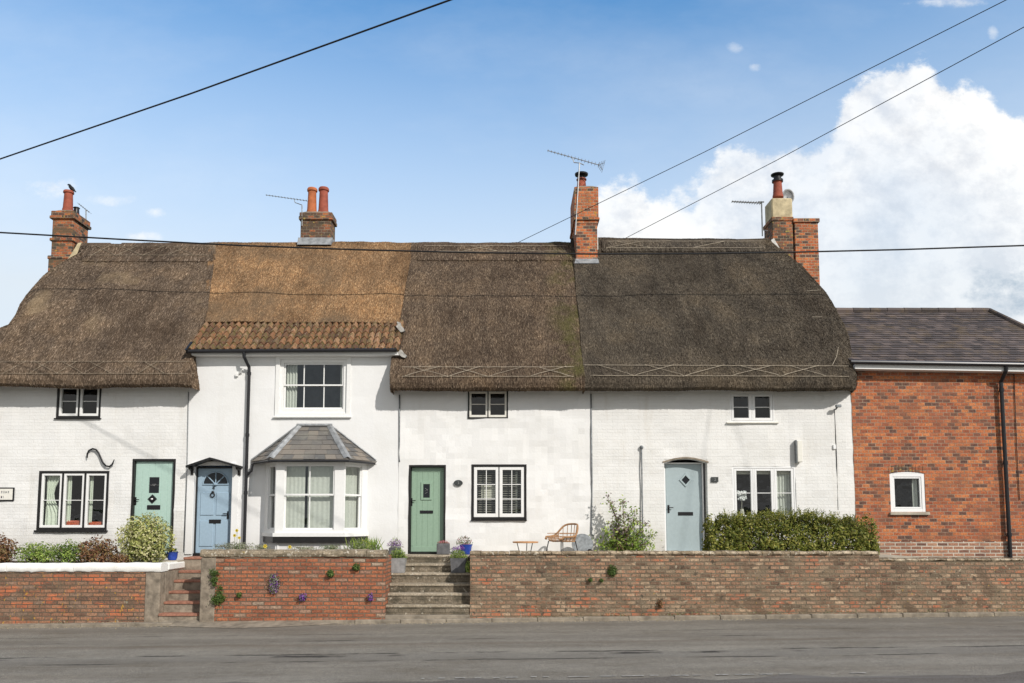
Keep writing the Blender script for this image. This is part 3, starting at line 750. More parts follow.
# ---------------- cottage 2 (bay window)
c2 = empty('cottage', ((X12+X23)/2, 0, ZT), 'smooth white cottage with light blue door, slate-roofed bay window and golden thatch', 'cottage', 'cottages of the thatched terrace')
ZTE = WZ(300, 350, -.22)       # tile eave
rB1 = RECT(280, 359.5, 346.5, 412.5); rBd = RECT(193.5, 467, 232, 554); rBd = (rBd[0], rBd[1], ZT-.04, rBd[3])
bx0, bx1 = WX(265, 500, 0), WX(367, 500, 0)          # bay joints at the wall
bfx0, bfx1 = WX(275.5, 500, -.65), WX(344, 500, -.65)  # bay front corners
zb0, zb1 = WZ(310, 535, -.65), WZ(310, 461, -.65)
rBay = (bx0+.1, bx1-.1, zb0+.1, zb1-.05)
wall_mesh(X12, X23-.004, HB, ZTE-.03, 0, [rB1, rBd, rBay], seed=2, amp=.012, res=.2).build('wall', M['white_render'], c2, fixn=False)
# upper sash window with architrave
def sash(parent, R, cols=3, label=None):
    x0, x1, z0, z1 = R; mb = MB(); frame_rect(mb, x0-.003, x1+.003, z0-.003, z1+.003, .075, .015, .12, wb=.09)
    # proud architrave
    frame_rect(mb, x0-.10, x1+.10, z0-.09, z1+.06, .095, -.03, -.002, wb=.07, wt=.055)
    win = mb.build('window', M['white_paint'], parent)
    if label: win['label'] = label
    s = MB(); gl = MB(); X0, X1, Z0, Z1 = x0+.075, x1-.075, z0+.09, z1-.075; zm = (Z0+Z1)/2+.02
    for (a, b, yy) in ((zm-.02, Z1, .045), (Z0, zm+.02, .075)):
        frame_rect(s, X0, X1, a, b, .035, yy, yy+.03, b=.003)
        for q in range(1, cols):
            xx = X0+(X1-X0)*q/cols; s.bbox(xx-.011, xx+.011, yy+.002, yy+.026, a+.035, b-.035, .002)
        gl.quad((X0, yy+.018, a), (X1, yy+.018, a), (X1, yy+.018, b), (X0, yy+.018, b))
    s.build('sash', M['white_paint'], win); gl.build('glass_pane', M['glass'], win, fixn=False)
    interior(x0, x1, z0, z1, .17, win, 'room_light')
    c = MB(); drape(c, X0, X0+.27, Z0, Z1, .16, 4, .02); c.build('curtain', M['net'], win, smooth=True, fixn=False)
    c = MB(); drape(c, X1-.10, X1, Z0, Z1, .16, 2, .02); c.build('curtain', M['net'], win, smooth=True, fixn=False)
    sl = MB(); sl.bbox(x0-.13, x1+.13, -.07, -.004, z0-.125, z0-.094, .006); sl.build('window_sill', M['white_paint'], win)
    return win
sash(c2, rB1, label='large six-pane upper sash window')
# blue door
leafB, (a, b, c, d, y) = door(c2, rBd, M['blue_door'], fw=.025, planks=0, y=.13, frame_y=.08, label='light blue panelled door with fan light and number 4')
def panelsB(m):
    w = (b-a); g = .075
    zt = WZ(213, 490, y); zm = WZ(213, 518, y)
    for (u0, u1) in ((a+g, (a+b)/2-.025), ((a+b)/2+.025, b-g)):
        m.bbox(u0, u1, y-.012, y+.008, zm+.06, zt-.05, .010); m.bbox(u0, u1, y-.012, y+.008, c+.14, zm-.06, .010)
sub(leafB, 'door_panels', 'blue_door', panelsB)
M['blue_door_m'] = M['blue_door']
cxB = (a+b)/2; zf = WZ(213, 484.5, y); rf = .285
def fan(m):
    n = 16; P = [(cxB+rf*math.cos(math.pi*i/n), zf+rf*1.0*math.sin(math.pi*i/n)) for i in range(n+1)]
    m.prismy(P, y-.006, y+.002)
sub(leafB, 'fan_light', 'dark_glass', fan)
def spokes(m):
    for an in (45, 90, 135):
        t = math.radians(an); m.tube([(cxB, y-.012, zf), (cxB+rf*math.cos(t), y-.012, zf+rf*math.sin(t))], .013, 4)
    n = 14; m.tube([(cxB+rf*math.cos(math.pi*i/n), y-.008, zf+rf*math.sin(math.pi*i/n)) for i in range(n+1)], .014, 5)
    m.lathe((cxB, y-.012, zf-.01), [(.05, 0), (.05, .03)], 12)
    m.tube([(cxB-rf-.01, y-.008, zf), (cxB+rf+.01, y-.008, zf)], .014, 5)
sub(leafB, 'fan_light_bars', 'blue_door', spokes)
def text_part(parent, body, px, py, y, size, mat, name):
    cu = bpy.data.curves.new(name, 'FONT'); cu.body = body; cu.size = size; cu.extrude = .003; cu.align_x = 'CENTER'; cu.align_y = 'CENTER'
    tmp = bpy.data.objects.new('tmp', cu); COL.objects.link(tmp); dg = bpy.context.evaluated_depsgraph_get()
    me = bpy.data.meshes.new_from_object(tmp.evaluated_get(dg)); bpy.data.objects.remove(tmp)
    p = W(px, py, y); m = MB()
    m.add([(p.x+v.co.x, y-v.co.z, p.z+v.co.y) for v in me.vertices], [tuple(f.vertices) for f in me.polygons])
    return m.build(name, M[mat], parent, fixn=False)
text_part(leafB, '4', 213.5, 488, y-.012, .13, 'black_iron', 'house_number')
def knockB(m):
    p = W(213, 494.5, y); m.tube([(p.x+.045*math.cos(t), y-.03, p.z-.01+.05*math.sin(t)) for t in [i*math.pi/7 for i in range(14)]], .013, 6, closed=True)
    m.lathe((p.x, y-.02, p.z+.03), [(.03, 0), (.034, .02), (.02, .05)], 10)
sub(leafB, 'knocker', 'black_iron', knockB)
R2 = RECT(207, 519.5, 219, 523.5); sub(leafB, 'letterbox', 'black_iron', lambda m: m.bbox(R2[0], R2[1], y-.02, y+.004, R2[2], R2[3], .004))
sub(leafB, 'door_handle', 'black_iron', lambda m: handle(m, 228, 515, y, -1))
# pilasters + canopy
pil = MB(); zc = WZ(212, 466.5, 0)
for (pa, pb) in ((186.5, 193.6), (231.6, 238.0)):
    xx0, xx1 = WX(pa, 510, 0), WX(pb, 510, 0); pil.bbox(xx0, xx1, -.035, .0, ZT-.03, zc+.02, .006)
xa, xb = WX(189, 462, -.1), WX(236, 462, -.1); xm = (xa+xb)/2; zap = WZ(212, 459.3, -.28)
pil.prismy([(xa+.03, zc+.02), (xb-.03, zc+.02), (xb-.03, zc+.07), (xm, zap-.03), (xa+.03, zc+.07)], -.05, -.001)
pil.build('door_surround', M['white_render'], c2)
cn = MB(); e0, e1 = WX(185.5, 467, -.28), WX(238.5, 467, -.28); ze = WZ(212, 467.5, -.28)
for (p, q) in (((e0, ze), (xm, zap)), ((xm, zap), (e1, ze))):
    cn.add([(p[0], -.28, p[1]), (q[0], -.28, q[1]), (q[0], -.001, q[1]), (p[0], -.001, p[1]), (p[0], -.28, p[1]+.045), (q[0], -.28, q[1]+.045), (q[0], -.001, q[1]+.045), (p[0], -.001, p[1]+.045)],
           [(0,1,2,3), (7,6,5,4), (0,4,5,1), (1,5,6,2), (2,6,7,3), (3,7,4,0)])
for xx in (e0+.035, e1-.085):
    cn.prismx([(-.24, ze+.02), (-.01, ze+.02), (-.01, ze-.16), (-.06, ze-.15), (-.09, ze-.06), (-.2, ze-.03)], xx, xx+.05)
cn.build('door_canopy', M['black_paint'], c2)

# bay window
def P3(x, y, z): return (x, y, z)
bay = MB()
fp = [(bx0, 0.0), (bfx0, -.65), (bfx1, -.65), (bx1, 0.0)]
def along(p, q, t, out=0.):
    dx, dy = q[0]-p[0], q[1]-p[1]; L = math.hypot(dx, dy); nx, ny = dy/L, -dx/L
    return (p[0]+dx*t + nx*out, p[1]+dy*t + ny*out)
def slab(mb, p, q, t0, t1, z0, z1, o0, o1):
    a0, a1 = along(p, q, t0, o0), along(p, q, t1, o0); b0, b1 = along(p, q, t0, o1), along(p, q, t1, o1)
    vs = [(*a0, z0), (*a1, z0), (*b1, z0), (*b0, z0), (*a0, z1), (*a1, z1), (*b1, z1), (*b0, z1)]
    mb.add(vs, [(0,1,2,3), (7,6,5,4), (0,4,5,1), (1,5,6,2), (2,6,7,3), (3,7,4,0)])
zs0, zs1 = WZ(310, 529.5, -.65), WZ(310, 464.5, -.65)
facets = [(fp[0], fp[1], 1, .24, .05), (fp[1], fp[2], 2, .18, .21), (fp[2], fp[3], 1, .03, .18)]
gl = MB(); sb = MB()
for (p, q, cols, l, r) in facets:
    L = math.hypot(q[0]-p[0], q[1]-p[1]); tl, tr = l/L if l < L else .2, 1-(r/L)
    slab(bay, p, q, 0, tl, zb0, zb1, .004, -.10); slab(bay, p, q, tr, 1, zb0, zb1, .004, -.10)
    slab(bay, p, q, tl, tr, zb0, zs0, .0, -.10); slab(bay, p, q, tl, tr, zs1, zb1, .0, -.10)
    slab(bay, p, q, -.02, 1.02, zb0-.035, zb0+.045, .05, -.02)      # sill
    slab(bay, p, q, -.01, 1.01, zb1-.03, zb1+.03, .03, -.02)
    zm = (zs0+zs1)/2+.05
    for (a, b, o) in ((zm-.02, zs1, -.02), (zs0, zm+.02, -.05)):
        w = .035/L
        slab(sb, p, q, tl, tl+w, a, b, o, o-.03); slab(sb, p, q, tr-w, tr, a, b, o, o-.03)
        slab(sb, p, q, tl+w, tr-w, a, a+.035, o, o-.03); slab(sb, p, q, tl+w, tr-w, b-.035, b, o, o-.03)
        for k in range(1, cols):
            tt = tl+(tr-tl)*k/cols; slab(sb, p, q, tt-.011/L, tt+.011/L, a+.035, b-.035, o-.002, o-.026)
        g0, g1 = along(p, q, tl, o-.018), along(p, q, tr, o-.018)
        gl.quad((*g0, a), (*g1, a), (*g1, b), (*g0, b))
bayo = bay.build('bay_window', M['white_paint'], c2)
sb.build('sash', M['white_paint'], bayo); gl.build('glass_pane', M['glass'], bayo, fixn=False)
# white bay plinth; band above is black paint plus painted-in underside shade
pl = MB()
for k, (p, q) in enumerate(((fp[0], fp[1]), (fp[1], fp[2]), (fp[2], fp[3]))):
    slab(pl, p, q, 0, 1, HB+.5, zb0-.165, -.06, -.12)
pl.build('bay_plinth', M['white_render'], bayo)
pl = MB()
for k, (p, q) in enumerate(((fp[0], fp[1]), (fp[1], fp[2]), (fp[2], fp[3]))):
    slab(pl, p, q, -.02, 1.02, zb0-.165, zb0-.036, .015 if k == 0 else .03, -.12)
pl.build('bay_dark_band', M['black_paint'], bayo)
# inside of the bay: floor board, curtains
ib = MB(); ib.add([(fp[0][0], 0, zb0+.01), (fp[1][0]+.05, -.55, zb0+.01), (fp[2][0]-.05, -.55, zb0+.01), (fp[3][0], 0, zb0+.01)], [(0,1,2,3)]); ib.build('bay_window_board', M['cream_paint'], bayo, fixn=False); ib = MB()
ib.add([(fp[0][0], 0, zb1-.01), (fp[1][0]+.05, -.55, zb1-.01), (fp[2][0]-.05, -.55, zb1-.01), (fp[3][0], 0, zb1-.01)], [(3,2,1,0)]); ib.build('bay_ceiling', M['cream_paint'], bayo, fixn=False)
interior(rBay[0], rBay[1], rBay[2], rBay[3], .17, bayo, 'room_light')
for (p, q, t0, t1, za, zbb) in ((fp[1], fp[2], .06, .40, zb0+.1, zb1-.1), (fp[1], fp[2], .44, .86, zb0+.1, zb1-.1), (fp[2], fp[3], .1, .85, zb0+.1, zb1-.1), (fp[0], fp[1], .45, .62, zb0+.1, zb1-.1)):
    n = 40; vs = []; cu = MB()
    for j in (0, 1, 2):
        for i in range(n+1):
            t = t0+(t1-t0)*i/n; e = along(p, q, t, -.16 + .004*math.sin(i*.9)); vs.append((*e, za+(zbb-za)*j/2))
    cu.add(vs, [(j*(n+1)+i, j*(n+1)+i+1, (j+1)*(n+1)+i+1, (j+1)*(n+1)+i) for j in (0, 1) for i in range(n)])
    cu.build('curtain', M['net'], bayo, smooth=True, fixn=False)
# bay roof: hipped slates against the wall
rz0, rz1 = WZ(310, 459.5, -.78), WZ(315, 426.5, -.05)
ro = [(WX(251, 459, 0), 0.), (bfx0-.10, -.80), (bfx1+.10, -.80), (WX(377, 459, 0), 0.)]
rt = [(WX(300, 427, 0), -.04), (WX(330, 427, 0), -.04)]
rb = MB(); E = [Vector((*p, rz0)) for p in ro]; T = [Vector((*p, rz1)) for p in rt]
rb.add([E[0], E[1], E[2], E[3], T[0], T[1], E[0]-Vector((0,0,.03)), E[1]-Vector((0,0,.03)), E[2]-Vector((0,0,.03)), E[3]-Vector((0,0,.03))],
       [(0,1,4), (1,2,5,4), (2,3,5), (6,7,1,0), (7,8,2,1), (8,9,3,2), (9,8,7,6)])
def slates_on(mb, a, b, c, d, row, wid, th=.008, seed=0, lift=.012):
    """quad a-b (eave) d-c (top); clipped slates row by row"""
    rng = random.Random(seed); n = (b-a).cross(d-a)
    if n.length < 1e-6: n = (b-a).cross(c-a)
    n.normalize()
    H = ((d-a).length + (c-b).length)/2; rows = max(1, int(round(H/row)))
    for j in range(rows):
        t0, t1 = j/rows, min(1, (j+1.25)/rows)
        L0, R0 = a.lerp(d, t0), b.lerp(c, t0); L1, R1 = a.lerp(d, t1), b.lerp(c, t1)
        wd = (R0-L0).length; k = max(1, int(round(wd/wid))); cuts = [0.] + [min(1, max(0, (i + (.5 if j % 2 else 0))/k)) for i in range(0 if j % 2 else 1, k)] + [1.]
        for u0, u1 in zip(cuts[:-1], cuts[1:]):
            if u1-u0 < 1e-3: continue
            e = rng.uniform(-.006, .006); g = .003/max(wd, .1)
            p = [L0.lerp(R0, u0+g), L0.lerp(R0, u1-g), L1.lerp(R1, min(1, u1-g)), L1.lerp(R1, u0+g)]
            lo = n*(lift+th+rng.uniform(0, .006)); hi = n*(lift*.3)
            q = [p[0]+lo, p[1]+lo, p[2]+hi, p[3]+hi]; dn = (a-d).normalized()*e
            q[0] += dn; q[1] += dn
            mb.add(q + [q[0]-n*th, q[1]-n*th], [(0,1,2,3), (4,5,1,0)])
for (i, j, k, l) in ((0,1,4,4), (1,2,5,4), (2,3,5,5)):
    PT = E + T; slates_on(rb, PT[i], PT[j], PT[k], PT[l], .17, .24, seed=i+3, th=.005, lift=.008)
bro = rb.build('bay_roof', M['slate_bay'], bayo, fixn=False)
ld = MB()
for (e, t) in ((E[1], T[0]), (E[2], T[1])):
    dv = (t-e); side = Vector((1,0,0)); up = Vector((0,-.35,.9)).normalized()*.05
    ld.add([e-side*.085+up*.5, e+up*1.25, e+side*.085+up*.5, t+side*.07+up*.5, t+up*1.25, t-side*.07+up*.5], [(0,1,4,5), (1,2,3,4)])
ld.tube([T[0]+Vector((-.06,-.02,.03)), T[1]+Vector((.06,-.02,.03))], .035, 8)
ld.tube([T[0]+Vector((-.03,-.01,.03)), E[0]+Vector((.02,-.02,.05))], .02, 6); ld.tube([T[1]+Vector((.03,-.01,.03)), E[3]+Vector((-.02,-.02,.05))], .02, 6)
ld.build('lead_flashing', M['lead'], bayo)
gt = MB(); gp = [Vector((*p, rz0-.035)) for p in ro]; gp = [gp[0]+Vector((.05,-.04,0)), gp[1]+Vector((-.02,-.03,0)), gp[2]+Vector((.02,-.03,0)), gp[3]+Vector((-.05,-.04,0))]
gt.tube(gp, .028, 8); gt.build('gutter', M['black_plastic'], bayo)
sf = MB(); sf.add([(p[0], p[1]*.93-.001, zb1+.028) for p in ro] + [(p[0], p[1]*.93-.001, rz0-.04) for p in ro], [(0,1,2,3), (4,5,1,0), (5,6,2,1), (6,7,3,2)]); sf.build('soffit', M['white_paint'], bayo)

# golden thatch above clay tiles
xt0, xt1 = WX(188, 350, -.25), WX(399.5, 350, -.25); ZTT = WZ(300, 324, .85)
g0 = lambda z: X12+.10 - .85*max(0, min(1, (z-6.6)/2.6)); g1 = lambda z: X23-.12
P2 = []; yt = .62; zt0 = ZTT-.05
rr2 = []
prof = [(1.3, zt0-.1), (yt+.35, zt0-.05), (yt+.2, zt0+.01), (yt+.22, zt0+.1)]
n2 = 11; zr2 = ZR
# meet the neighbours' slope
full = slope_rings(zl3, lambda z: 0, lambda z: 1)
fy = [(r[3], r[2]) for r in full[5:]]
yofz = lerp_table(fy)
z = zt0+.1
R2n = []
for i in range(n2+1):
    zz = zt0+.22 + (ZR-.10-(zt0+.22))*i/n2; R2n.append((yofz(zz)-.03, zz+.0))
prof = [(yofz(zt0)+.5, zt0-.02), (yofz(zt0)+.10, zt0-.03), (yofz(zt0)-.03, zt0+.03)] + R2n + [(YR-.10, ZR-.03), (YR-.03, ZR+.015)]
rings = [(g0(z), g1(z), y, z, 2*YR-y, z, 0, 0) for (y, z) in prof]
tm2 = thatchmat('thatch_golden', [G(.13,.08,.045), G(.24,.155,.085), G(.33,.22,.13), G(.44,.31,.19)], (G(.16,.115,.075), .52, .68), seed=4)
ts2 = thatchmat('straw_golden', [G(.11,.06,.035), G(.28,.162,.082), G(.42,.262,.14), G(.56,.385,.23)], (G(.18,.13,.085), .52, .70), True, 4)
rf2, bv2 = thatch(c2, rings, 2.0, [tm2, ts2], DEN)
# clay pantiles
tl = MB(); rows = 5; ncol = 31; A = Vector((xt0, -.27, ZTE)); Dv = Vector((0, yofz(ZTT)-.0+.27, ZTT-ZTE)); Ls = Dv.length; dn = Dv.normalized(); nn = Vector((0, -dn.z, dn.y)); 
wx = (xt1-xt0)/ncol
for j in range(rows):
    s0 = Ls*j/rows - .02; s1 = Ls*(j+1)/rows + .05
    for i in range(ncol):
        K = 8; vs = []; e = ru(-.012, .012); lf = ru(0, .008)
        for (s, h) in ((s0+e, .030+lf), (s1, .002)):
            for k in range(K+1):
                u = k/K; zz = .036*math.sin(2*math.pi*u - .6) + (.014*math.cos(4*math.pi*u))
                vs.append(A + Vector((wx*(i+u*1.04), 0, 0)) + dn*s + nn*(h + zz))
        for k in range(K+1): vs.append(vs[k] - nn*.034)
        tl.add(vs, [(k, k+1, K+1+k+1, K+1+k) for k in range(K)] + [(2*(K+1)+k, 2*(K+1)+k+1, k+1, k) for k in range(K)])
tl.box(xt0+.03, xt1-.03, -.2, -.02, ZTE-.03, ZTE-.015)
tile_o = tl.build('tiled_roof', M['tile'], c2, fixn=False)
# board under tiles closing the eave + cheeks
ud = MB(); Bt = A+Dv
ud.add([(xt0+.02, -.25, ZTE-.01), (xt1-.02, -.25, ZTE-.01), (xt1-.02, Bt.y, Bt.z-.02), (xt0+.02, Bt.y, Bt.z-.02), (xt0+.02, .3, ZTE-.06), (xt1-.02, .3, ZTE-.06), (xt1-.02, Bt.y, ZTE-.06), (xt0+.02, Bt.y, ZTE-.06)],
       [(0,1,2,3), (0,4,5,1), (1,5,6,2), (0,3,7,4)]); ud.build('roof_boarding', M['soil'], tile_o)
fa = MB(); fa.bbox(xt0+.06, xt1-.02, -.20, -.005, ZTE-.115, ZTE-.03, .006); fa.build('fascia', M['white_paint'], tile_o)
gt = MB(); zg = ZTE-.01; gt.tube([(xt0-.02, -.28, zg-.03), (xt1-.06, -.28, zg-.0)], .045, 10); gt.build('gutter', M['black_plastic'], tile_o)
gt = MB(); gt.prismx([(-.42, ZTE-.04), (-.1, ZTE+.22), (-.1, ZTE-.04)], xt0-.01, xt0+.04); gt.build('verge_board', M['black_paint'], tile_o)
# mortar fillets at the right verge
mf = MB()
for (px, py, s) in ((401, 329, .10), (402, 354, .11), (399, 324, .06)):
    p = W(px, py, yofz(WZ(px, py, 0))-.12)
    rr = random.Random(int(px)); vs = []
    for i in range(8):
        an = 2*math.pi*i/8; k = rr.uniform(.7, 1.2); vs.append((p.x+s*math.cos(an)*k, p.y-.06, p.z+s*.75*math.sin(an)*k - .5*s*math.cos(an)))
    vs2 = [(v[0], v[1]+.14, v[2]) for v in vs]
    mf = MB(); mf.add(vs+vs2, [tuple(range(8)), tuple(range(8, 16))[::-1]] + [(i, i+8, (i+1) % 8+8, (i+1) % 8) for i in range(8)])
    mf.build('mortar_fillet', M['kerb_pale'], tile_o)
# downpipe
xp = WX(247, 450, -.08); dp = MB(); zt_ = ZTE-.05
dp.tube([(xp-.07, -.28, zt_), (xp-.06, -.27, zt_-.12), (xp, -.10, zt_-.32), (xp, -.085, zt_-.5), (xp, -.085, ZT+.05)], .036, 10)
for zz in (zt_-.5, zt_-1.9, zt_-3.2): dp.tube([(xp, -.085, zz), (xp, -.085, zz+.07)], .046, 10)
dp.tube([(E[0].x+.08, -.12, rz0-.05), (E[0].x+.06, -.12, rz0-.2), (xp, -.085, rz0-.32)], .028, 8)
dp.build('downpipe', M['black_plastic'], c2)

# ---------------- cottage 3
c3 = empty('cottage', ((X23+X34)/2, 0, ZT), 'white limewashed cottage with sage green door at the top of the stone steps', 'cottage', 'cottages of the thatched terrace')
rC1, rC2, rCd = RECT(468, 390, 508, 418.5), RECT(471.5, 464.5, 526.5, 519.5), RECT(408.5, 465, 445.5, 553)
rCd = (rCd[0], rCd[1], ZT-.02, rCd[3])
wall_mesh(X23, X34-.004, HB, zl3+.32, 0, [rC1, rC2, rCd], seed=3, amp=.04, res=.14).build('wall', M['white_lime'], c3, fixn=False)
casement_window(c3, rC1, 2, 2, trim=.028, fw=.04, cw=.045, mat='cream_paint', label='small upper window tucked under the thatch', room='room_light', mull=.015)
wc = casement_window(c3, rC2, 2, 3, 2, trim=.05, cw=.07, bar=.018, sill=(.01, .05, .03), label='black-framed window with white glazing bars and slatted blinds', mull=.012,
                curtains=(('slats', .12, .48, .1, .92, 'slat'), ('slats', .56, .90, .1, .92, 'slat'), ('box', .17, .45, .38, .63, 'blind'), ('drape', .80, .84, .1, .92, 'net')))
leafC, (a, b, c, d, y) = door(c3, rCd, M['green_door'], y=.115, planks=6, fw=.045, label='sage green plank door with small leaded light')
R = RECT(421, 482, 432, 500, y)
sub(leafC, 'door_light_frame', 'green_door', lambda m: frame_rect(m, R[0], R[1], R[2], R[3], .05, y-.02, y+.004))
sub(leafC, 'door_light', 'dark_glass', lambda m: m.bbox(R[0]+.05, R[1]-.05, y-.006, y+.004, R[2]+.05, R[3]-.05, .002))
def trc(m):
    cx, cz = (R[0]+R[1])/2, (R[2]+R[3])/2
    for s in (-1, 1): m.tube([(cx-.03, y-.010, cz+s*.06), (cx+.03, y-.010, cz+s*.02)], .005, 4)
    m.tube([(cx-.03, y-.010, cz), (cx+.03, y-.010, cz+.02)], .004, 4)
sub(leafC, 'door_light_tracery', 'alu', trc)
sub(leafC, 'door_rail', 'green_door', lambda m: (m.bbox(a+.005, b-.005, y-.014, y+.004, c+.005, c+.12, .004), m.bbox(a+.005, a+.06, y-.012, y+.004, c+.13, d-.1, .004), m.bbox(b-.06, b-.005, y-.012, y+.004, c+.13, d-.1, .004), m.bbox(a+.005, b-.005, y-.014, y+.004, d-.1, d-.005, .004)))
R2 = RECT(420, 510.5, 433, 513.5, y); sub(leafC, 'letterbox', 'black_iron', lambda m: m.bbox(R2[0], R2[1], y-.014, y+.004, R2[2], R2[3], .004))
sub(leafC, 'door_handle', 'black_iron', lambda m: handle(m, 411.5, 502, y-.01))
endL3 = lambda z: X23-.16 + .02*math.sin(z*3)
rf3a = thatchmat('thatch_brown', [G(0.062,0.042,0.029), G(0.110,0.077,0.055), G(0.167,0.122,0.086), G(0.246,0.181,0.129)], None, seed=7, moss=(G(.11,.105,.035), 1.15, 1.75))
rf3b = thatchmat('straw_brown', [G(0.044,0.031,0.022), G(0.128,0.091,0.065), G(0.220,0.164,0.116), G(0.370,0.286,0.206)], None, True, 7, moss=(G(.13,.12,.04), 1.15, 1.75))
rf3, bv3 = thatch(c3, slope_rings(zl3, endL3, lambda z: 1.6+.01*math.sin(4*z)), 3.0, [rf3a, rf3b], DEN)
liggers(rf3, bv3, 402, 574, 368, 377, 42)
ridge_cap(rf3, bv3, 418, 572, 244.5, 261, [rf3a, rf3b], 8)
liggers(rf3, bv3, 424, 566, 247.5, 253, 36, nm='ridge_rods', off=.02)

# ---------------- cottage 4
c4 = empty('cottage', ((X34+XB)/2, 0, ZT), 'whitewashed brick cottage with grey-blue door and dark hipped thatch beside the brick house', 'cottage', 'cottages of the thatched terrace')
rD1, rD2 = RECT(730, 392.5, 774, 422), RECT(732.5, 466.5, 796, 520); rDd = RECT(664.5, 459, 708, 550); rDd = (rDd[0], rDd[1], ZT-.03, rDd[3])
wall_mesh(X34, XB, HB, zl4+.32, 0, [rD1, rD2, rDd], seed=4, amp=.03, depth=.3).build('wall', M['white_brick2'], c4, fixn=False)
casement_window(c4, rD1, 2, 2, trim=.03, trim_mat='white_plastic', mat='white_plastic', cw=.055, sill=(.09, .05, .035), sill_mat='cream_paint', label='small white upper window with sill', frame_y=.004)
casement_window(c4, rD2, 3, 2, trim=.045, trim_mat='white_plastic', mat='white_plastic', cw=.05, label='white three-light window above the hedge', rowpos=[.5], mull=.03,
    curtains=(('box', .05, .95, .86, .97, 'blind'), ('drape', .70, .95, .05, .88, 'net')), frame_y=.004)
# vase of flowers on the window ledge inside
vf = MB(); p = W(741.5, 497, .13)
for i in range(60):
    q = p + Vector((ru(-.10,.10), ru(-.03,.03), ru(-.09,.10))); s = .028
    vf.lathe((q.x, q.y, q.z), [(.003, 0), (s*.8, s*.4), (s, s), (s*.6, s*1.5), (.003, s*1.8)], 6)
vfo = vf.build('white_flowers', M['white_paint'], None); tag(vfo, 'bunch of white flowers standing inside the window above the hedge', 'flowers')
vs_ = MB(); vs_.lathe((p.x, p.y, rD2[2]+.05), [(.05, 0), (.055, .1), (.04, .2)], 12); vs_.tube([(p.x, p.y, rD2[2]+.25), (p.x+.01, p.y, p.z)], .005, 5); vs_.build('vase', M['blind'], vfo)
# door with segmental arch, deep reveal
leafD, (a, b, c, d, y) = door(c4, (rDd[0]+.03, rDd[1]-.05, rDd[2], rDd[3]-.07), M['grey_door'], frame_mat='white_plastic', fw=.035, y=.20, planks=0, frame_y=.175, label='grey-blue door with diamond light in a deep arched reveal')
x0, x1, z0, z1 = rDd; arch = MB(); n = 12; rise = .10
P = [(x0, z1)] + [(x0+(x1-x0)*i/n, z1-rise+rise*math.sin(math.pi*i/n)) for i in range(n+1)] + [(x1, z1)]
for i in range(1, n+1):
    arch.add([(P[i][0], .0, P[i][1]), (P[i+1][0], .0, P[i+1][1]), (P[i+1][0], .0, z1+.002), (P[i][0], .0, z1+.002), (P[i][0], .10, P[i][1]), (P[i+1][0], .10, P[i+1][1])], [(0,1,2,3), (0,4,5,1)])
arch.build('door_arch', M['white_brick2'], c4, fixn=False)
ab = MB()   # slim brick drip over arch
K = [(x0-.03+(x1-x0+.06)*i/n, z1-rise+rise*math.sin(math.pi*i/n)+.01) for i in range(n+1)]
ab.add([(p[0], -.022, p[1]) for p in K] + [(p[0], -.022, p[1]+.035) for p in K] + [(p[0], .02, p[1]) for p in K] + [(p[0], .02, p[1]+.035) for p in K],
       [(i, i+1, n+1+i+1, n+1+i) for i in range(n)] + [(i, 2*(n+1)+i, 2*(n+1)+i+1, i+1) for i in range(n)] + [(n+1+i, n+1+i+1, 3*(n+1)+i+1, 3*(n+1)+i) for i in range(n)])
ab.build('arch_brick_course', M['render_grey'], c4)
p = W(685.5, 480, y)
s = .165; s2 = .10
def dfr(m):
    V = []
    for r_, yy in ((s, y-.004), (s*.93, y-.025), (s2*1.05, y-.025), (s2, y-.004)):
        V += [(p.x-r_*.92, yy, p.z), (p.x, yy, p.z-r_), (p.x+r_*.92, yy, p.z), (p.x, yy, p.z+r_)]
    m.add(V, [(4*j+k, 4*j+(k+1) % 4, 4*j+4+(k+1) % 4, 4*j+4+k) for j in range(3) for k in range(4)])
sub(leafD, 'door_light_frame', 'grey_door', dfr)
sub(leafD, 'door_panel', 'grey_door', lambda m: m.bbox(a+.01, b-.01, y-.003, y+.01, c+.01, d-.01, .006))
sub(leafD, 'door_light', 'dark_glass', lambda m: m.prismy([(p.x-s2*.92, p.z), (p.x, p.z-s2), (p.x+s2*.92, p.z), (p.x, p.z+s2)], y-.010, y))
R2 = RECT(678, 512, 693, 515.5, y); sub(leafD, 'letterbox', 'black_iron', lambda m: m.bbox(R2[0], R2[1], y-.014, y+.004, R2[2], R2[3], .004))
sub(leafD, 'door_handle', 'black_iron', lambda m: handle(m, 668.5, 509, y-.005))
# thatch with rounded hip on the right
tabR = [(zl4, WX(856, 389, -.2)), (zl4+.5, WX(858, 370, -.1)), (WZ(850, 358, .2), WX(854, 358, .2)), (WZ(843, 332, .9), WX(847, 332, .9)), (WZ(822, 291, 1.8), WX(826, 291, 1.8)), (WZ(800, 266, 2.5), WX(804, 266, 2.5)), (ZR-.1, WX(778, 242, YR)), (ZR, WX(768, 241, YR))]
tm4 = thatchmat('thatch_dark_grey', [G(0.055,0.045,0.034), G(0.098,0.080,0.062), G(0.146,0.121,0.094), G(0.207,0.175,0.135)], None, seed=9)
ts4 = thatchmat('straw_dark_grey', [G(0.055,0.045,0.035), G(0.107,0.088,0.068), G(0.165,0.137,0.106), G(0.268,0.230,0.177)], None, True, 9)
rf4, bv4 = thatch(c4, slope_rings(zl4, lambda z: 1.6+.01*math.sin(4*z), lerp_table(tabR), rr=.45, zr=ZR+.12), 4.0, [tm4, ts4], DEN*1.3, nx=90, fine=.7)
liggers(rf4, bv4, 584, 848, 366, 376, 48, slope=.004)
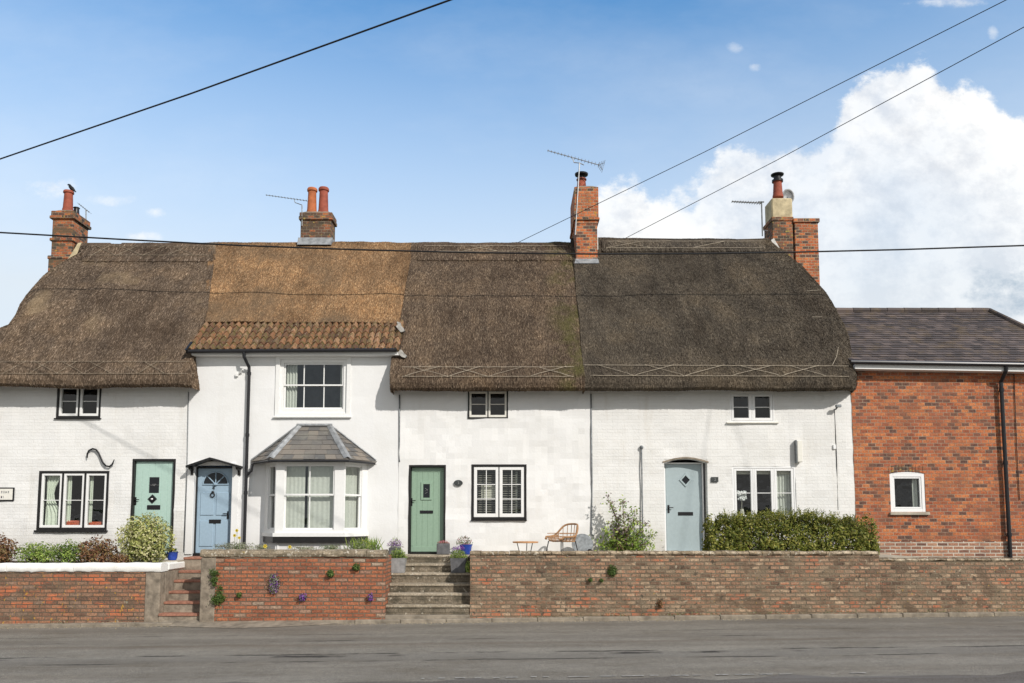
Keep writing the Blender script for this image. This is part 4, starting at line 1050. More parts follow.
ridge_cap(rf4, bv4, 602, 764, 241, 252, [tm4, ts4], 9)
liggers(rf4, bv4, 606, 762, 243, 249.5, 42, nm='ridge_rods', off=.02)
hr = MB()
for pts in ([(820,291),(806,292)], [(822,318),(812,318)], [(838,348),(836,358),(832,366)]):
    q = poly_on(bv4, pts, .03, 3)
    if len(q) > 1: hr = MB(); hr.tube(q, .006, 4); hr.build('hip_rod', M['ligger'], rf4)

# ---------------- chimneys (parts of their cottages)
def chimney(parent, rect, yf, depth, mat, bands=(), zbot=None, label=None):
    x0, x1, z0, z1 = RECT(*rect, yf)
    if zbot is not None: z0 = zbot
    mb = MB(); n = int((z1-z0)/.3)+1
    mb.bbox(x0, x1, yf, yf+depth, z0, z1, .012)
    for (pya, pyb, out) in bands:
        za, zb_ = WZ((rect[0]+rect[2])/2, pyb, yf), WZ((rect[0]+rect[2])/2, pya, yf); mb.bbox(x0-out, x1+out, yf-out, yf+depth+out, za, zb_, .012)
    o = mb.build('chimney', M[mat], parent)
    if label: o['label'] = label
    return o, (x0, x1, z0, z1)
def pot(parent, pxa, pxb, pyt, pyb, y, mat, sink=.1, top='roll'):
    xa, xb = WX(pxa, (pyt+pyb)/2, y), WX(pxb, (pyt+pyb)/2, y); r = (xb-xa)/2; cx = (xa+xb)/2; z0, z1 = WZ(pxa, pyb, y)-sink, WZ(pxa, pyt, y); h = z1-z0
    m = MB(); m.lathe((cx, y, z0), [(r*1.08, 0), (r*1.05, h*.12), (r*.95, h*.2), (r*.82, h*.8), (r*.82, h*.86), (r*1.02, h*.89), (r*1.02, h*.96), (r*.9, h), (r*.7, h), (r*.68, h*.8), (.001, h*.79)], 20)
    m.build('chimney_pot', M[mat], parent, smooth=40); return cx, z1, r
def mortar_top(parent, x0, x1, y0, y1, z):
    m = MB(); m.add([(x0,y0,z), (x1,y0,z), (x1,y1,z), (x0,y1,z), (x0+.14,y0+.14,z+.09), (x1-.14,y0+.14,z+.09), (x1-.14,y1-.14,z+.09), (x0+.14,y1-.14,z+.09)], [(0,1,5,4), (1,2,6,5), (2,3,7,6), (3,0,4,7), (4,5,6,7)])
    m.build('flaunching', M['render_grey'], parent)
# 1
y1_ = 3.0
ch1, r = chimney(c1, (51.5, 211.5, 72, 272), y1_, .78, 'brick_chimney', [(211, 216, .035), (216, 219, .06), (238, 241, .04), (256, 259.5, .06), (259.5, 300, .04)], zbot=5.5, label='brick stack with one red pot at the left end')
mortar_top(ch1, r[0]-.02, r[1]+.02, y1_-.02, y1_+.80, r[3])
pot(ch1, 63.5, 73.2, 191, 209, y1_+.35, 'terracotta')
pot(ch1, 73.5, 79.5, 207.5, 212, y1_+.6, 'black_paint')
fl = MB(); q = []
for (pa, pb) in ((78, 243), (73, 251), (66, 262)):
    q.append(W(pa, pb, 2.88))
fl.add([q[0], q[1], q[2], q[2]+Vector((.0,-.0,-.12)), q[1]+Vector((.12,0,-.06)), q[0]+Vector((.1,0,.02))], [(0,1,4,5), (1,2,3,4)])
fl.build('flashing', M['buff'], ch1, fixn=False)
# 2
y2_ = 3.0
ch2, r = chimney(c2, (300.5, 213, 331, 243), y2_, .5, 'brick_chimney_dark', [(212.5, 216.5, .03), (216.5, 220, .045)], zbot=8.0, label='sooty stack with two pots')
mortar_top(ch2, r[0]-.02, r[1]+.02, y2_-.02, y2_+.52, r[3])
pot(ch2, 307.2, 317, 188.5, 212, y2_+.25, 'terracotta_orange'); pot(ch2, 318.5, 328.7, 188, 212, y2_+.25, 'terracotta')
fl = MB(); zf0, zf1 = WZ(316, 244.5, y2_-.12), WZ(316, 237.5, y2_-.03); fl.add([(r[0]-.05, y2_-.12, zf0), (r[1]+.03, y2_-.12, zf0), (r[1]+.05, y2_-.03, zf1), (r[0]-.05, y2_-.03, zf1), (r[0]-.1, y2_+.6, zf0), (r[0]-.03, y2_+.55, zf1), (r[1]+.05, y2_+.6, zf0), (r[1]+.03, y2_+.55, zf1)], [(0,1,2,3), (0,3,5,4), (1,6,7,2)])
fl.build('flashing', M['lead'], ch2, fixn=False)
# 3
y3_ = 2.32
ch3, r = chimney(c3, (575.8, 187.5, 597.2, 262), y3_, 1.35, 'brick_chimney_clean', [(187.3, 218, .035), (218, 220.5, .06), (220.5, 224, .015)], zbot=7.4, label='tall brick stack beside the aerial mast')
mortar_top(ch3, r[0]-.03, r[1]+.03, y3_-.03, y3_+1.38, r[3])
cx, zz, rr_ = pot(ch3, 576.5, 586.5, 179, 188, y3_+.4, 'terracotta', .05)
cw = MB(); cw.lathe((cx, y3_+.4, zz-.05), [(rr_*.9, 0), (rr_*.95, .05), (rr_*.6, .06), (rr_*.6, .13), (rr_*1.3, .15), (rr_*1.35, .19), (rr_*.6, .22), (.01, .23)], 18); cw.build('cowl', M['black_iron'], ch3, smooth=40)
fl = MB(); zf0, zf1 = WZ(586, 263.5, y3_-.1), WZ(586, 258.5, y3_-.03); fl.add([(r[0]-.05, y3_-.12, zf0), (r[1]+.03, y3_-.12, zf0), (r[1]+.01, y3_-.02, zf1), (r[0]-.01, y3_-.02, zf1)], [(0,1,2,3)])
fl.build('flashing', M['lead'], ch3, fixn=False); fl = MB(); fl.bbox(r[1]+.002, r[1]+.06, y3_+.35, y3_+1.3, WZ(598, 251, y3_+.4), WZ(598, 238, y3_+.4), .01)
fl.build('flashing', M['mortar'], ch3, fixn=False)
# 4
y4_ = 3.25
ch4, r = chimney(c4, (773, 218, 793.3, 270), y4_, .72, 'brick_chimney_dark', [(217, 221, .025)], zbot=5.6, label='dark stack with a buff cement block and red pot')
bb = MB(); bb.bbox(r[0]+.0, r[1]+.02, y4_+.02, y4_+.62, r[3]+.002, WZ(783, 197.5, y4_), .03); bb.build('cement_block', M['buff'], ch4)
cx, zz, rr_ = pot(ch4, 772.8, 782.6, 180, 197, y4_+.3, 'terracotta', .02)
cw = MB(); cw.lathe((cx, y4_+.3, zz-.06), [(rr_*1.1, 0), (rr_*1.1, .06), (rr_*.75, .07), (rr_*.75, .17), (rr_*1.25, .19), (rr_*1.3, .22), (rr_*.5, .25), (.01, .26)], 18); cw.build('cowl', M['black_iron'], ch4, smooth=40)
ch5, r5 = chimney(c4, (795.6, 219, 819, 290), y4_-.02, .7, 'brick_chimney_clean', [(218.5, 222.5, .04)], zbot=5.6, label='plain orange brick stack above the hip end')
fl = MB(); q = [W(771, 240, 3.1), W(778, 252, 2.95), W(786, 262, 2.8)]
fl.add([q[0], q[1], q[1]+Vector((.09,0,.03)), q[0]+Vector((.08,0,.05))], [(0,1,2,3)]); fl.build('flashing', M['mortar'], ch4, fixn=False)

# ================================================================== BRICK HOUSE
bh = empty('brick_house', (XB, 0, ZT), 'orange brick house with slate roof at the right end of the terrace', 'house')
XE = 12.85; zg_e = WZ(850, 364, -.2)
rE1 = RECT(890, 471.5, 925, 512)
zpl = WZ(950, 541, 0)
bw = wall_mesh(XB+.003, XE, zpl, zg_e-.06, -.01, [rE1], seed=6, amp=.006, res=.3, depth=.12, back=6.0); bwo = bw.build('wall', M['brick_orange'], bh, fixn=False)
pb = MB(); pb.box(XB+.003, XE, -.03, .3, HB, zpl-.002); pb.build('plinth', M['brick_plinth'], bwo)
# arched window
x0, x1, z0, z1 = rE1; rise = .045
mb = MB(); frame_rect(mb, x0+.0, x1-.0, z0, z1-rise, .075, .0, .09); 
n = 10; AP = [(x0+(x1-x0)*i/n, z1-rise+rise*math.sin(math.pi*i/n)) for i in range(n+1)]
mb.add([(p[0], .0, p[1]) for p in AP] + [(p[0], .09, p[1]) for p in AP], [tuple(range(n+1))] + [(i, i+1, n+1+i+1, n+1+i) for i in range(n)])
we = mb.build('window', M['white_plastic'], bh, fixn=False); we['label'] = 'small single-pane window under a brick arch'
s = MB(); frame_rect(s, x0+.078, x1-.078, z0+.078, z1-rise-.078, .035, .012, .06); s.build('casement', M['white_plastic'], we)
g = MB(); g.quad((x0+.1, .04, z0+.1), (x1-.1, .04, z0+.1), (x1-.1, .04, z1-rise-.1), (x0+.1, .04, z1-rise-.1)); g.build('glass_pane', M['glass'], we, fixn=False)
interior(x0, x1, z0, z1, .13, we, 'room')
c_ = MB(); drape(c_, x1-.22, x1-.1, z0+.1, z1-.1, .125, 2, .008); c_.build('curtain', M['net'], we, smooth=True, fixn=False)
sl = MB(); sl.bbox(x0-.04, x1+.06, -.07, .0, z0-.07, z0-.004, .01); sl.build('window_sill', M['paving'], we)
ar = MB()   # arch infill + arch bricks standing on end
for i in range(n):
    a0, a1 = AP[i], AP[i+1]; ar.add([(a0[0], -.01, a0[1]), (a1[0], -.01, a1[1]), (a1[0], -.01, z1+.003), (a0[0], -.01, z1+.003), (a0[0], .0, a0[1]), (a1[0], .0, a1[1])], [(0,1,2,3), (0,4,5,1)])
nb = 11
for i in range(nb):
    u = (i+.5)/nb; cx_ = x0-.03+(x1-x0+.06)*u; zz = z1-rise+rise*math.sin(math.pi*u)-.01; an = (u-.5)*-.55
    ar.bbox(cx_-.034, cx_+.034, -.018, .02, zz+.008, zz+.17, .004)
ar.build('brick_arch', M['brick_chimney'], bh, fixn=False)
# slate roof
ZRB = WZ(900, 311.5, 2.75); XRB = WX(989, 311.5, 2.75); ye = -.25; zE = zg_e+.03
A_, B_, C_, D_ = Vector((XB-.04, ye, zE)), Vector((XE+.25, ye, zE)), Vector((XRB, 2.75, ZRB)), Vector((XB-.9, 2.75, ZRB))
rs = MB(); rs.add([A_, B_, C_, D_, Vector((XE+.25, 5.8, zE)), Vector((XB-.2, 5.8, zE))], [(0,1,2,3), (1,4,2), (2,4,5,3)])
slates_on(rs, A_, B_, C_, D_, .155, .21, seed=11); slates_on(rs, B_, Vector((XE+.25, 5.8, zE)), C_, C_, .155, .21, seed=12)
rso = rs.build('slate_roof', M['slate'], bh, fixn=False)
rg = MB()
x = XB-.5
while x < XRB-.05: rg.tube([(x, 2.75, ZRB+.02), (min(x+.44, XRB), 2.75, ZRB+.02)], [.085, .08], 8); x += .45
for i in range(10):
    p_, q_ = C_.lerp(B_, i/10), C_.lerp(B_, (i+.97)/10); rg.tube([p_+Vector((0,0,.03)), q_+Vector((0,0,.03))], .07, 8)
rg.build('ridge_tiles', M['slate'], rso)
g = MB(); drop = .09
g.tube([(WX(850, 363, -.3), -.33, zE-.01), (XE+.3, -.33, zE-.01-drop)], .05, 10); g.build('gutter', M['black_plastic'], bh)
f = MB(); zfa = zE-.05; f.add([(XB+.0, -.27, zfa-.10), (XE, -.27, zfa-.10-drop), (XE, -.02, zfa-.10-drop), (XB, -.02, zfa-.10), (XB, -.27, zfa), (XE, -.27, zfa-drop*.3), (XE, -.02, zfa-drop*.3), (XB, -.02, zfa)], [(0,1,2,3), (7,6,5,4), (0,4,5,1), (3,7,4,0)]); f.build('fascia', M['white_paint'], bh)
xp = WX(1005, 460, -.09); dp = MB()
dp.tube([(xp, -.32, zE-.08), (xp, -.30, zE-.2), (xp, -.10, zE-.42), (xp, -.10, zE-.6), (xp, -.10, ZT-.1)], .042, 10)
for zz in (zE-.65, zE-2.3, zE-3.9): dp.tube([(xp, -.10, zz), (xp, -.10, zz+.08)], .054, 10)
dp.build('downpipe', M['black_plastic'], bh)
cb = MB(); cb.tube([W(1014, 374, -.03), W(1016, 430, -.03), W(1017, 455, -.03), W(1019.5, 500, -.03)], .008, 5); cb.build('cable', M['wire'], bh); cb = MB()
cb.tube([W(857, 371, -.03), W(857, 384, -.03), W(855, 390, -.03)], .009, 5); cb.build('cable', M['wire'], bh)

# ================================================================== wall fixtures
def tube_thing(name, pts, r, mat, label, cat, n=6, group=None): 
    m = MB(); m.tube(pts, r, n); return tag(m.build(name, M[mat], smooth=True), label, cat, group)
S = [(87.2, 458), (87.3, 454), (89, 450.5), (92.5, 448.7), (96, 449.6), (98.7, 453), (100.6, 457.5), (102.8, 462.5), (106, 466), (109.5, 466.5), (112.5, 464), (114.3, 459.5)]
tube_thing('wall_anchor', [W(a, b, -.05) for a, b in S], [.012]+[.02]*10+[.010], 'black_iron', 'black S-shaped iron wall anchor above the three-light window', 'wall anchor', 8)
# house sign (writing on it unreadable in the photo: two rows of faint strokes)
R = RECT(-22, 487.5, 14.3, 501.2, -.02)
sg = MB(); sg.bbox(R[0], R[1], -.035, -.004, R[2], R[3], .01)
sgo = tag(sg.build('house_sign', M['black_iron']), 'cream house name sign with black rim at the left edge of the wall', 'sign')
s2_ = MB(); s2_.bbox(R[0]+.03, R[1]-.03, -.040, -.030, R[2]+.03, R[3]-.03, .004); s2_.build('sign_face', M['cream_paint'], sgo)
lt = MB(); rr = random.Random(4)
for (zz, n_, x_end) in ((R[2]+(R[3]-R[2])*.66, 11, R[1]-.10), (R[2]+(R[3]-R[2])*.30, 7, R[1]-.20)):
    x = x_end
    for i in range(n_):
        w = .035; lt.box(x-w, x-w+.009, -.043, -.039, zz-.025, zz+.025)
        if rr.random() < .7: lt.box(x-w, x-.01, -.043, -.039, zz+(.017 if rr.random() < .5 else -.025), zz+(.025 if rr.random() < .5 else -.017))
        if rr.random() < .6: lt.box(x-.018, x-.009, -.043, -.039, zz-.025, zz+.025)
        x -= .05
        if i == 3: x -= .02
lt.build('lettering', M['dark_metal'], sgo)
# number plates
p = W(458.3, 483, -.02)
pq = MB(); n = 20; P = [(p.x+.10*math.cos(2*math.pi*i/n), p.z+.068*math.sin(2*math.pi*i/n)) for i in range(n)]; pq.prismy(P, -.04, -.0)
pqo = tag(pq.build('number_plaque', M['slate_plaque']), 'oval dark grey number plaque beside the sage green door', 'house number')
text_part(pqo, '3', 458.3, 483, -.043, .085, 'planter_light', 'house_number')
R = RECT(711.3, 477, 718.3, 482, -.02); pq = MB(); pq.bbox(R[0], R[1], -.03, 0, R[2], R[3], .004)
pqo = tag(pq.build('number_plaque', M['slate_plaque']), 'small rectangular slate number plaque beside the grey-blue door', 'house number')
text_part(pqo, '2', 715, 479.5, -.033, .085, 'planter_light', 'house_number')
# pipe with round cap
m = MB(); pa, pb = W(641.5, 448, -.05), W(642.5, 552, -.05); m.tube([(pa.x, -.05, pa.z), (pa.x, -.05, pb.z)], .016, 8)
po = tag(m.build('wall_pipe', M['dark_metal']), 'thin grey vertical pipe with a round cap left of the grey-blue door', 'pipe'); m = MB()
m.lathe((pa.x, -.05, pa.z-.03), [(.02, 0), (.04, .02), (.045, .05), (.03, .08), (.002, .09)], 12); m.build('cap', M['dark_metal'], po)
# white box on wall
R = RECT(796.2, 441, 801.3, 462.3, -.05); m = MB(); m.bbox(R[0], R[1], -.13, 0, R[2], R[3], .01); o = tag(m.build('meter_box', M['cream_paint']), 'narrow upright off-white box on the wall above the hedge', 'wall box')
m = MB(); m.bbox(R[0]-.02, R[0]-.002, -.12, 0, R[2]-.02, R[3]+.02, .004); m.build('back_plate', M['dark_metal'], o)
# security lamp
p = W(836, 409, -.1); m = MB(); m.tube([(p.x, 0, p.z), (p.x, -.1, p.z), (p.x+.03, -.14, p.z+.06)], .018, 7); m.bbox(p.x-.03, p.x+.09, -.2, -.12, p.z+.03, p.z+.09, .01)
o = tag(m.build('security_lamp', M['dark_metal']), 'small grey security lamp high on the wall near the brick house', 'lamp')
m = MB(); q = W(837, 510, -.01); m.tube([(p.x, -.012, p.z), (p.x+.01, -.012, p.z-1.0), (p.x, -.012, q.z)], .008, 5); m.build('cable', M['wire'], o)
m = MB(); q = W(834.5, 447, 0); m.bbox(q.x-.04, q.x+.02, -.04, 0, q.z-.05, q.z+.05, .004); m.build('junction_box', M['white_plastic'], o)
# phone cables on the wall of cottages
def cable(pts, r, mat, label): tube_thing('wall_cable', pts, r, mat, label, 'cable', 5, 'cables on the cottage fronts')
cable([W(188.5, 392, -.012), W(187, 470, -.012), W(183.5, 552, -.012)], .009, 'dark_metal', 'thin grey cable running down the wall between the mint and blue doors')
cable([W(399.5, 395, -.015), W(399.5, 420, -.02), W(399.3, 458, -.02), W(399.5, 462, -.02)], .016, 'dark_metal', 'grey cable down the wall left of the sage green door')
cable([W(591, 394, -.02), W(592, 480, -.02), W(591.5, 534, -.02), W(594, 536, -.02)], .016, 'dark_metal', 'dark cable down the joint between the smooth and brick whitewashed fronts')
# flue bracket on cottage 2
p = W(240, 372, -.06); m = MB(); m.tube([(p.x-.08, 0, p.z-.06), (p.x+.08, -.1, p.z+.05)], .02, 6); m.bbox(p.x-.11, p.x-.05, -.06, 0, p.z-.1, p.z-.03, .005)
tag(m.build('cable_bracket', M['white_paint']), 'small white cable bracket high beside the black downpipe', 'bracket')

# ================================================================== retaining walls and steps
def rwall(name, x0, x1, zt, yf, mat, label, thick=.24, amp=.022, seed=0, extra=None, zb=-.15):
    mb = MB(); res = .07; nx = int((x1-x0)/res); zs_ = [zb + (zt-zb)*j/22 for j in range(23)]
    vs = []
    for i in range(nx+1):
        x = x0+(x1-x0)*i/nx
        for z in zs_:
            vs.append((x, yf + wobble(x, z, amp, 1.7, seed) + .006*noise.noise(Vector((x*14, z*14, seed))), z + (.012*noise.noise(Vector((x*3, 9, seed))) if z == zs_[-1] else 0)))
    J = 23; fs = [(i*J+j, (i+1)*J+j, (i+1)*J+j+1, i*J+j+1) for i in range(nx) for j in range(J-1)]
    b = len(vs)
    for i in range(nx+1):
        x = x0+(x1-x0)*i/nx; vs += [(x, yf+thick, zt + .012*noise.noise(Vector((x*3, 9, seed)))), (x, yf+thick, zb)]
    for i in range(nx): fs += [(i*J+J-1, (i+1)*J+J-1, b+2*(i+1), b+2*i), (b+2*i, b+2*(i+1), b+2*(i+1)+1, b+2*i+1)]
    for (i, rv) in ((0, 0), (nx, 1)):
        for j in range(J-1):
            pass
        fs.append(tuple([i*J+j for j in range(J)] + [b+2*i, b+2*i+1]))
    mb.add(vs, fs); o = mb.build(name, mat); return tag(o, label, 'garden wall', 'garden walls along the pavement')
def rough_coping(parent, x0, x1, yf, z0, z1, out, mat, seed, seg=.5, depth=.3, name='coping'):
    m = MB(); rng = random.Random(seed); x = x0
    while x < x1-.02:
        L = min(rng.uniform(seg*.7, seg*1.3), x1-x)
        K = 8; vs = []; nx = max(2, int(L/.06))
        prof = [(yf-out+.02, z0), (yf-out, z0+.02), (yf-out-.006, (z0+z1)/2), (yf-out+.01, z1-.02), (yf-out+.04, z1), (yf+depth*.5, z1+.006), (yf+depth, z1-.02), (yf+depth, z0)]
        dz = rng.uniform(-.006, .006); dy = rng.uniform(-.008, .008)
        for i in range(nx+1):
            xx = x+.004+(L-.008)*i/nx
            for (y, z) in prof:
                d_ = .014*noise.noise(Vector((xx*6, y*9+seed, z*9))) + .008*noise.noise(Vector((xx*19, y*19, z*19)))
                vs.append((xx, y+dy+d_, z+dz+d_*.8))
        fs = [(i*K+k, (i+1)*K+k, (i+1)*K+(k+1) % K, i*K+(k+1) % K) for i in range(nx) for k in range(K)]
        fs += [tuple(range(K)), tuple(range(nx*K, nx*K+K))[::-1]]
        m.add(vs, fs); x += L
    return m.build(name, mat, parent, smooth=50)
ZC1b, ZC1t = WZ(80, 572, YW), WZ(80, 563.5, YW)
w1 = rwall('retaining_wall', -16, XS1a-.30, ZC1b, YW, M['brick_wall_lichen'], 'low old brick wall with white painted coping at the left, orange lichen spots', seed=1)
rough_coping(w1, -16, XS1a+.02, YW, ZC1b+.002, ZC1t, .035, M['white_coping'], 2, 1.4)
pr = MB(); pr.bbox(XS1a-.30, XS1a+.0, YW-.012, YW+.24, -.15, ZC1b, .015); pr.bbox(XS1a-.24, XS1a+.0, YW+.242, -.45, -.15, ZC1b-.0, .015); pr.build('rendered_pier', M['render_grey'], w1)
pr = MB(); pr.bbox(XS1a-.26, XS1a+.03, YW+.30, -.45, ZC1b+.002, ZC1t-.004, .03); pr.build('return_coping', M['white_coping'], w1)
YW2 = -1.93
ZC2b, ZC2t = WZ(300, 557.5, YW2), WZ(300, 550, YW2)
w2 = rwall('retaining_wall', XS1b+.30, XS2a, ZC2b, YW2, M['brick_wall_red'], 'red brick wall between the two flights of steps with plants growing from it', amp=.012, seed=2)
rough_coping(w2, XS1b-.02, XS2a+.02, YW2, ZC2b+.002, ZC2t, .03, M['stone'], 5, .8, .34)
pr = MB(); pr.bbox(XS1b, XS1b+.30, YW2-.012, YW2+.24, -.15, ZC2b, .015); pr.bbox(XS1b, XS1b+.2, YW2+.242, -.45, -.15, ZC2b, .015); pr.build('rendered_pier', M['render_grey'], w2)
pr = MB(); pr.bbox(XS2a-.2, XS2a, YW2+.242, -.5, -.15, ZC2b, .015); pr.build('return_wall', M['brick_wall_red'], w2)
XW3 = WX(880, 580, YW)
ZC3 = WZ(600, 551.3, YW)
w3 = rwall('retaining_wall', XS2b, XW3, ZC3-.09, YW, M['brick_wall_old'], 'long weathered brown brick wall below the chair and the hedge', seed=3, amp=.03)
rough_coping(w3, XS2b-.01, XW3, YW, ZC3-.088, ZC3, .002, M['brick_wall_top'], 7, .24, .26)
pr = MB(); pr.bbox(XS2b, XS2b+.2, YW+.242, -.55, -.15, ZC3-.03, .015); pr.build('return_wall', M['brick_wall_old'], w3)
ZC4 = WZ(960, 558, YW)
w4 = rwall('retaining_wall', XW3+.003, 20, ZC4-.07, YW, M['brick_wall_old'], 'lower brown brick wall in front of the orange brick house', seed=4, amp=.02)
rough_coping(w4, XW3+.003, 20, YW, ZC4-.068, ZC4, .002, M['brick_wall_top'], 9, .24, .26)
def steps(x0, x1, tops, yf, yend, label, tread_mat, riser_mat, over=.02):
    """tops: list of z from bottom to top"""
    n = len(tops); root = empty('steps', ((x0+x1)/2, yf, 0), label, 'steps', 'flights of steps up to the doors')
    for i, z in enumerate(tops):
        y0 = yf + (yend-yf)*i/n; zb_ = -.1
        m = MB(); m.box(x0+.004, x1-.004, y0, yend+.45, zb_ if i == 0 else tops[i-1]-.01, z-.045); 
        m.build('riser', riser_mat, root)
        m = MB(); K = 12; vs = []
        for k in range(K+1):
            xx = x0+.004+(x1-x0-.008)*k/K; d = .012*noise.noise(Vector((xx*3, i*3, 0))); e = .006*noise.noise(Vector((xx*5, i*7, 3)))
            for (yy, zz) in ((y0-over+d, z-.046), (y0-over+d, z-.012+e), (y0-over+.014+d, z+e), (y0+.5, z+.001), (y0+.5, z-.046)): vs.append((xx, yy, zz))
        m.add(vs, [(k*5+j, (k+1)*5+j, (k+1)*5+j+1, k*5+j+1) for k in range(K) for j in range(4)] + [tuple(range(5)), tuple(range(K*5, K*5+5))[::-1]])
        m.build('tread', tread_mat, root, smooth=30)
    return root
yst, yen = YW+.02, -.42
zb_s = [WZ(428, py, YW + (yen-yst)*i/6) for i, py in enumerate((605, 593.3, 583.5, 573, 563.5))] + [ZT-.02]
steps(XS2a, XS2b, zb_s, yst, yen, 'wide worn stone steps rising to the sage green door', M['step_stone'], M['step_riser'])
m = MB(); m.bbox(XS2a, XS2b, YW-.12, YW+.05, gz(-1.7)+.05, gz(-1.7)+.135, .01); tag(m.build('step_kerb', M['kerb']), kind='structure')
zl_s = [WZ(182, py, YW + (-.45-YW)*i/6) for i, py in enumerate((613.5, 601.5, 591, 580, 570.5))] + [ZT-.06]
steps(XS1a, XS1b, zl_s, YW-.02, -.45, 'narrow rendered steps with red tile treads rising to the blue door', M['step_tile'], M['render_grey'])

# ================================================================== plants
L_ = {}
def LS(*c): return [(i/(len(c)-1), (*x, 1)) for i, x in enumerate(c)]
L_['var'] = leafmat('variegated_leaves', LS((.16,.20,.05), (.38,.40,.12), (.52,.50,.22), (.68,.63,.40)))
L_['green'] = leafmat('bright_green_leaves', LS((.10,.17,.03), (.22,.32,.06), (.40,.46,.12)))
L_['mid'] = leafmat('mid_green_leaves', LS((.04,.08,.02), (.09,.15,.035), (.18,.24,.07)))
L_['hedge'] = leafmat('privet_leaves', LS((.045,.065,.012), (.12,.145,.022), (.22,.23,.04), (.36,.32,.09)))
L_['red'] = leafmat('bronze_leaves', LS((.09,.035,.02), (.20,.09,.05), (.30,.17,.08), (.16,.14,.05)))
L_['silver'] = leafmat('silvery_leaves', LS((.16,.17,.10), (.28,.29,.20), (.42,.42,.32)))
L_['purple'] = leafmat('purple_petals', LS((.15,.04,.30), (.30,.10,.50), (.42,.22,.55)))
L_['yellow'] = leafmat('yellow_petals', LS((.75,.55,.04), (.85,.72,.15)))
L_['pink'] = leafmat('pink_heather', LS((.40,.12,.16), (.55,.22,.25), (.35,.2,.15)))
L_['purpleleaf'] = leafmat('purplish_leaves', LS((.13,.09,.10), (.24,.18,.18), (.32,.26,.22)))
def leaf(m, p, s, rng, nrm=None, asp=.5, mi=0):
    a = Vector((rng.gauss(0,1), rng.gauss(0,1), rng.gauss(0,1))).normalized()
    if nrm is not None: a = (a*.8+nrm).normalized()
    b = Vector((rng.gauss(0,1), rng.gauss(0,1), rng.gauss(0,1))); b = (b-a*b.dot(a)).normalized(); c = a.cross(b)
    m.add([p-b*s, p+c*s*asp, p+b*s, p-c*s*asp], [(0,1,2,3)], mi)
def bush(name, c, rad, n, s, mat, label, cat='shrub', group=None, seed=0, power=2.0, flat=0., stems=8, mat2=None, frac2=0., lump=.25, asp=.55, vol=.45):
    rng = random.Random(seed+17); m = MB(); c = Vector(c); n = int(n*1.7)
    for i in range(n):
        while True:
            d = Vector((rng.uniform(-1,1), rng.uniform(-1,1), rng.uniform(-1,1)))
            k = abs(d.x)**power+abs(d.y)**power+abs(d.z)**power
            if .02 < k <= 1: break
        k = k**(1/power); d = d/k; r = (rng.random()**(vol))      # biased outwards
        lp = 1 + lump*noise.noise(Vector((d.x*2.3+seed, d.y*2.3, d.z*2.3))) + lump*.6*noise.noise(Vector((d.x*5, d.y*5+seed, d.z*5)))
        q = Vector((d.x*rad[0], d.y*rad[1], d.z*rad[2]))*r*lp
        if q.z < -rad[2]*.9: continue
        g_ = (c+q)*7.5
        if rad[0] > .22 and noise.noise(g_) + .5*noise.noise(g_*2.3) < -.18 and rng.random() < .7: continue
        leaf(m, c+q, s*rng.uniform(.6, 1.3), rng, Vector((d.x, d.y, d.z+.3)).normalized(), asp, 1 if rng.random() < frac2 else 0)
    mats = [L_[mat], L_[mat2 or mat]]
    o = m.build(name, mats, None, fixn=False, origin=(c.x, c.y, c.z-rad[2])); tag(o, label, cat, group)
    if stems:
        t = MB()
        for i in range(stems):
            an = rng.uniform(0, 6.28); e = c + Vector((math.cos(an)*rad[0]*.7, math.sin(an)*rad[1]*.7, rng.uniform(-.1, .75)*rad[2])); b0 = Vector((c.x+rng.uniform(-.1,.1)*rad[0]*3, c.y, c.z-rad[2]))
            t.tube([b0, (b0+e)/2+Vector((rng.uniform(-.03,.03), 0, .03)), e], [.012, .008, .004], 5)
        t.build('stem', M['stem'], o)
    return o
ZS = ZC1t-.03
def bpx(px, py, y): return W(px, py, y)
GB = 'shrubs behind the white-topped wall'
p = W(146, 541, -1.0); bush('shrub', (p.x, -1.0, WZ(146, 540, -1.0)), (.58, .42, .56), 5200, .030, 'var', 'round cream-and-yellow variegated shrub in front of the mint door', group=GB, seed=1, lump=.16)
p = W(97, 552, -1.2); bush('shrub', (p.x, -1.2, ZS+.22), (.46, .3, .32), 1900, .028, 'red', 'bronze-red leafy shrub between the green mounds and the variegated shrub', group=GB, seed=2)
p = W(2, 551, -1.2); bush('shrub', (p.x-.05, -1.2, ZS+.25), (.36, .3, .34), 1500, .028, 'red', 'bronze-red shrub cut off by the left edge of the picture', group=GB, seed=3)
p = W(38, 554, -1.25); bush('shrub', (p.x, -1.25, ZS+.20), (.50, .28, .25), 2000, .022, 'green', 'low bright green mound nearest the left bronze shrub', group=GB, seed=4)
p = W(68, 553, -1.3); bush('shrub', (p.x, -1.3, ZS+.22), (.34, .25, .26), 1500, .022, 'green', 'bright green mound with a darker top, second from the left', group=GB, seed=5, mat2='mid', frac2=.35)
p = W(120, 559, -1.35); bush('shrub', (p.x, -1.35, ZS+.08), (.20, .2, .14), 500, .022, 'red', 'small low bronze plant at the foot of the variegated shrub', group=GB, seed=6, stems=3)
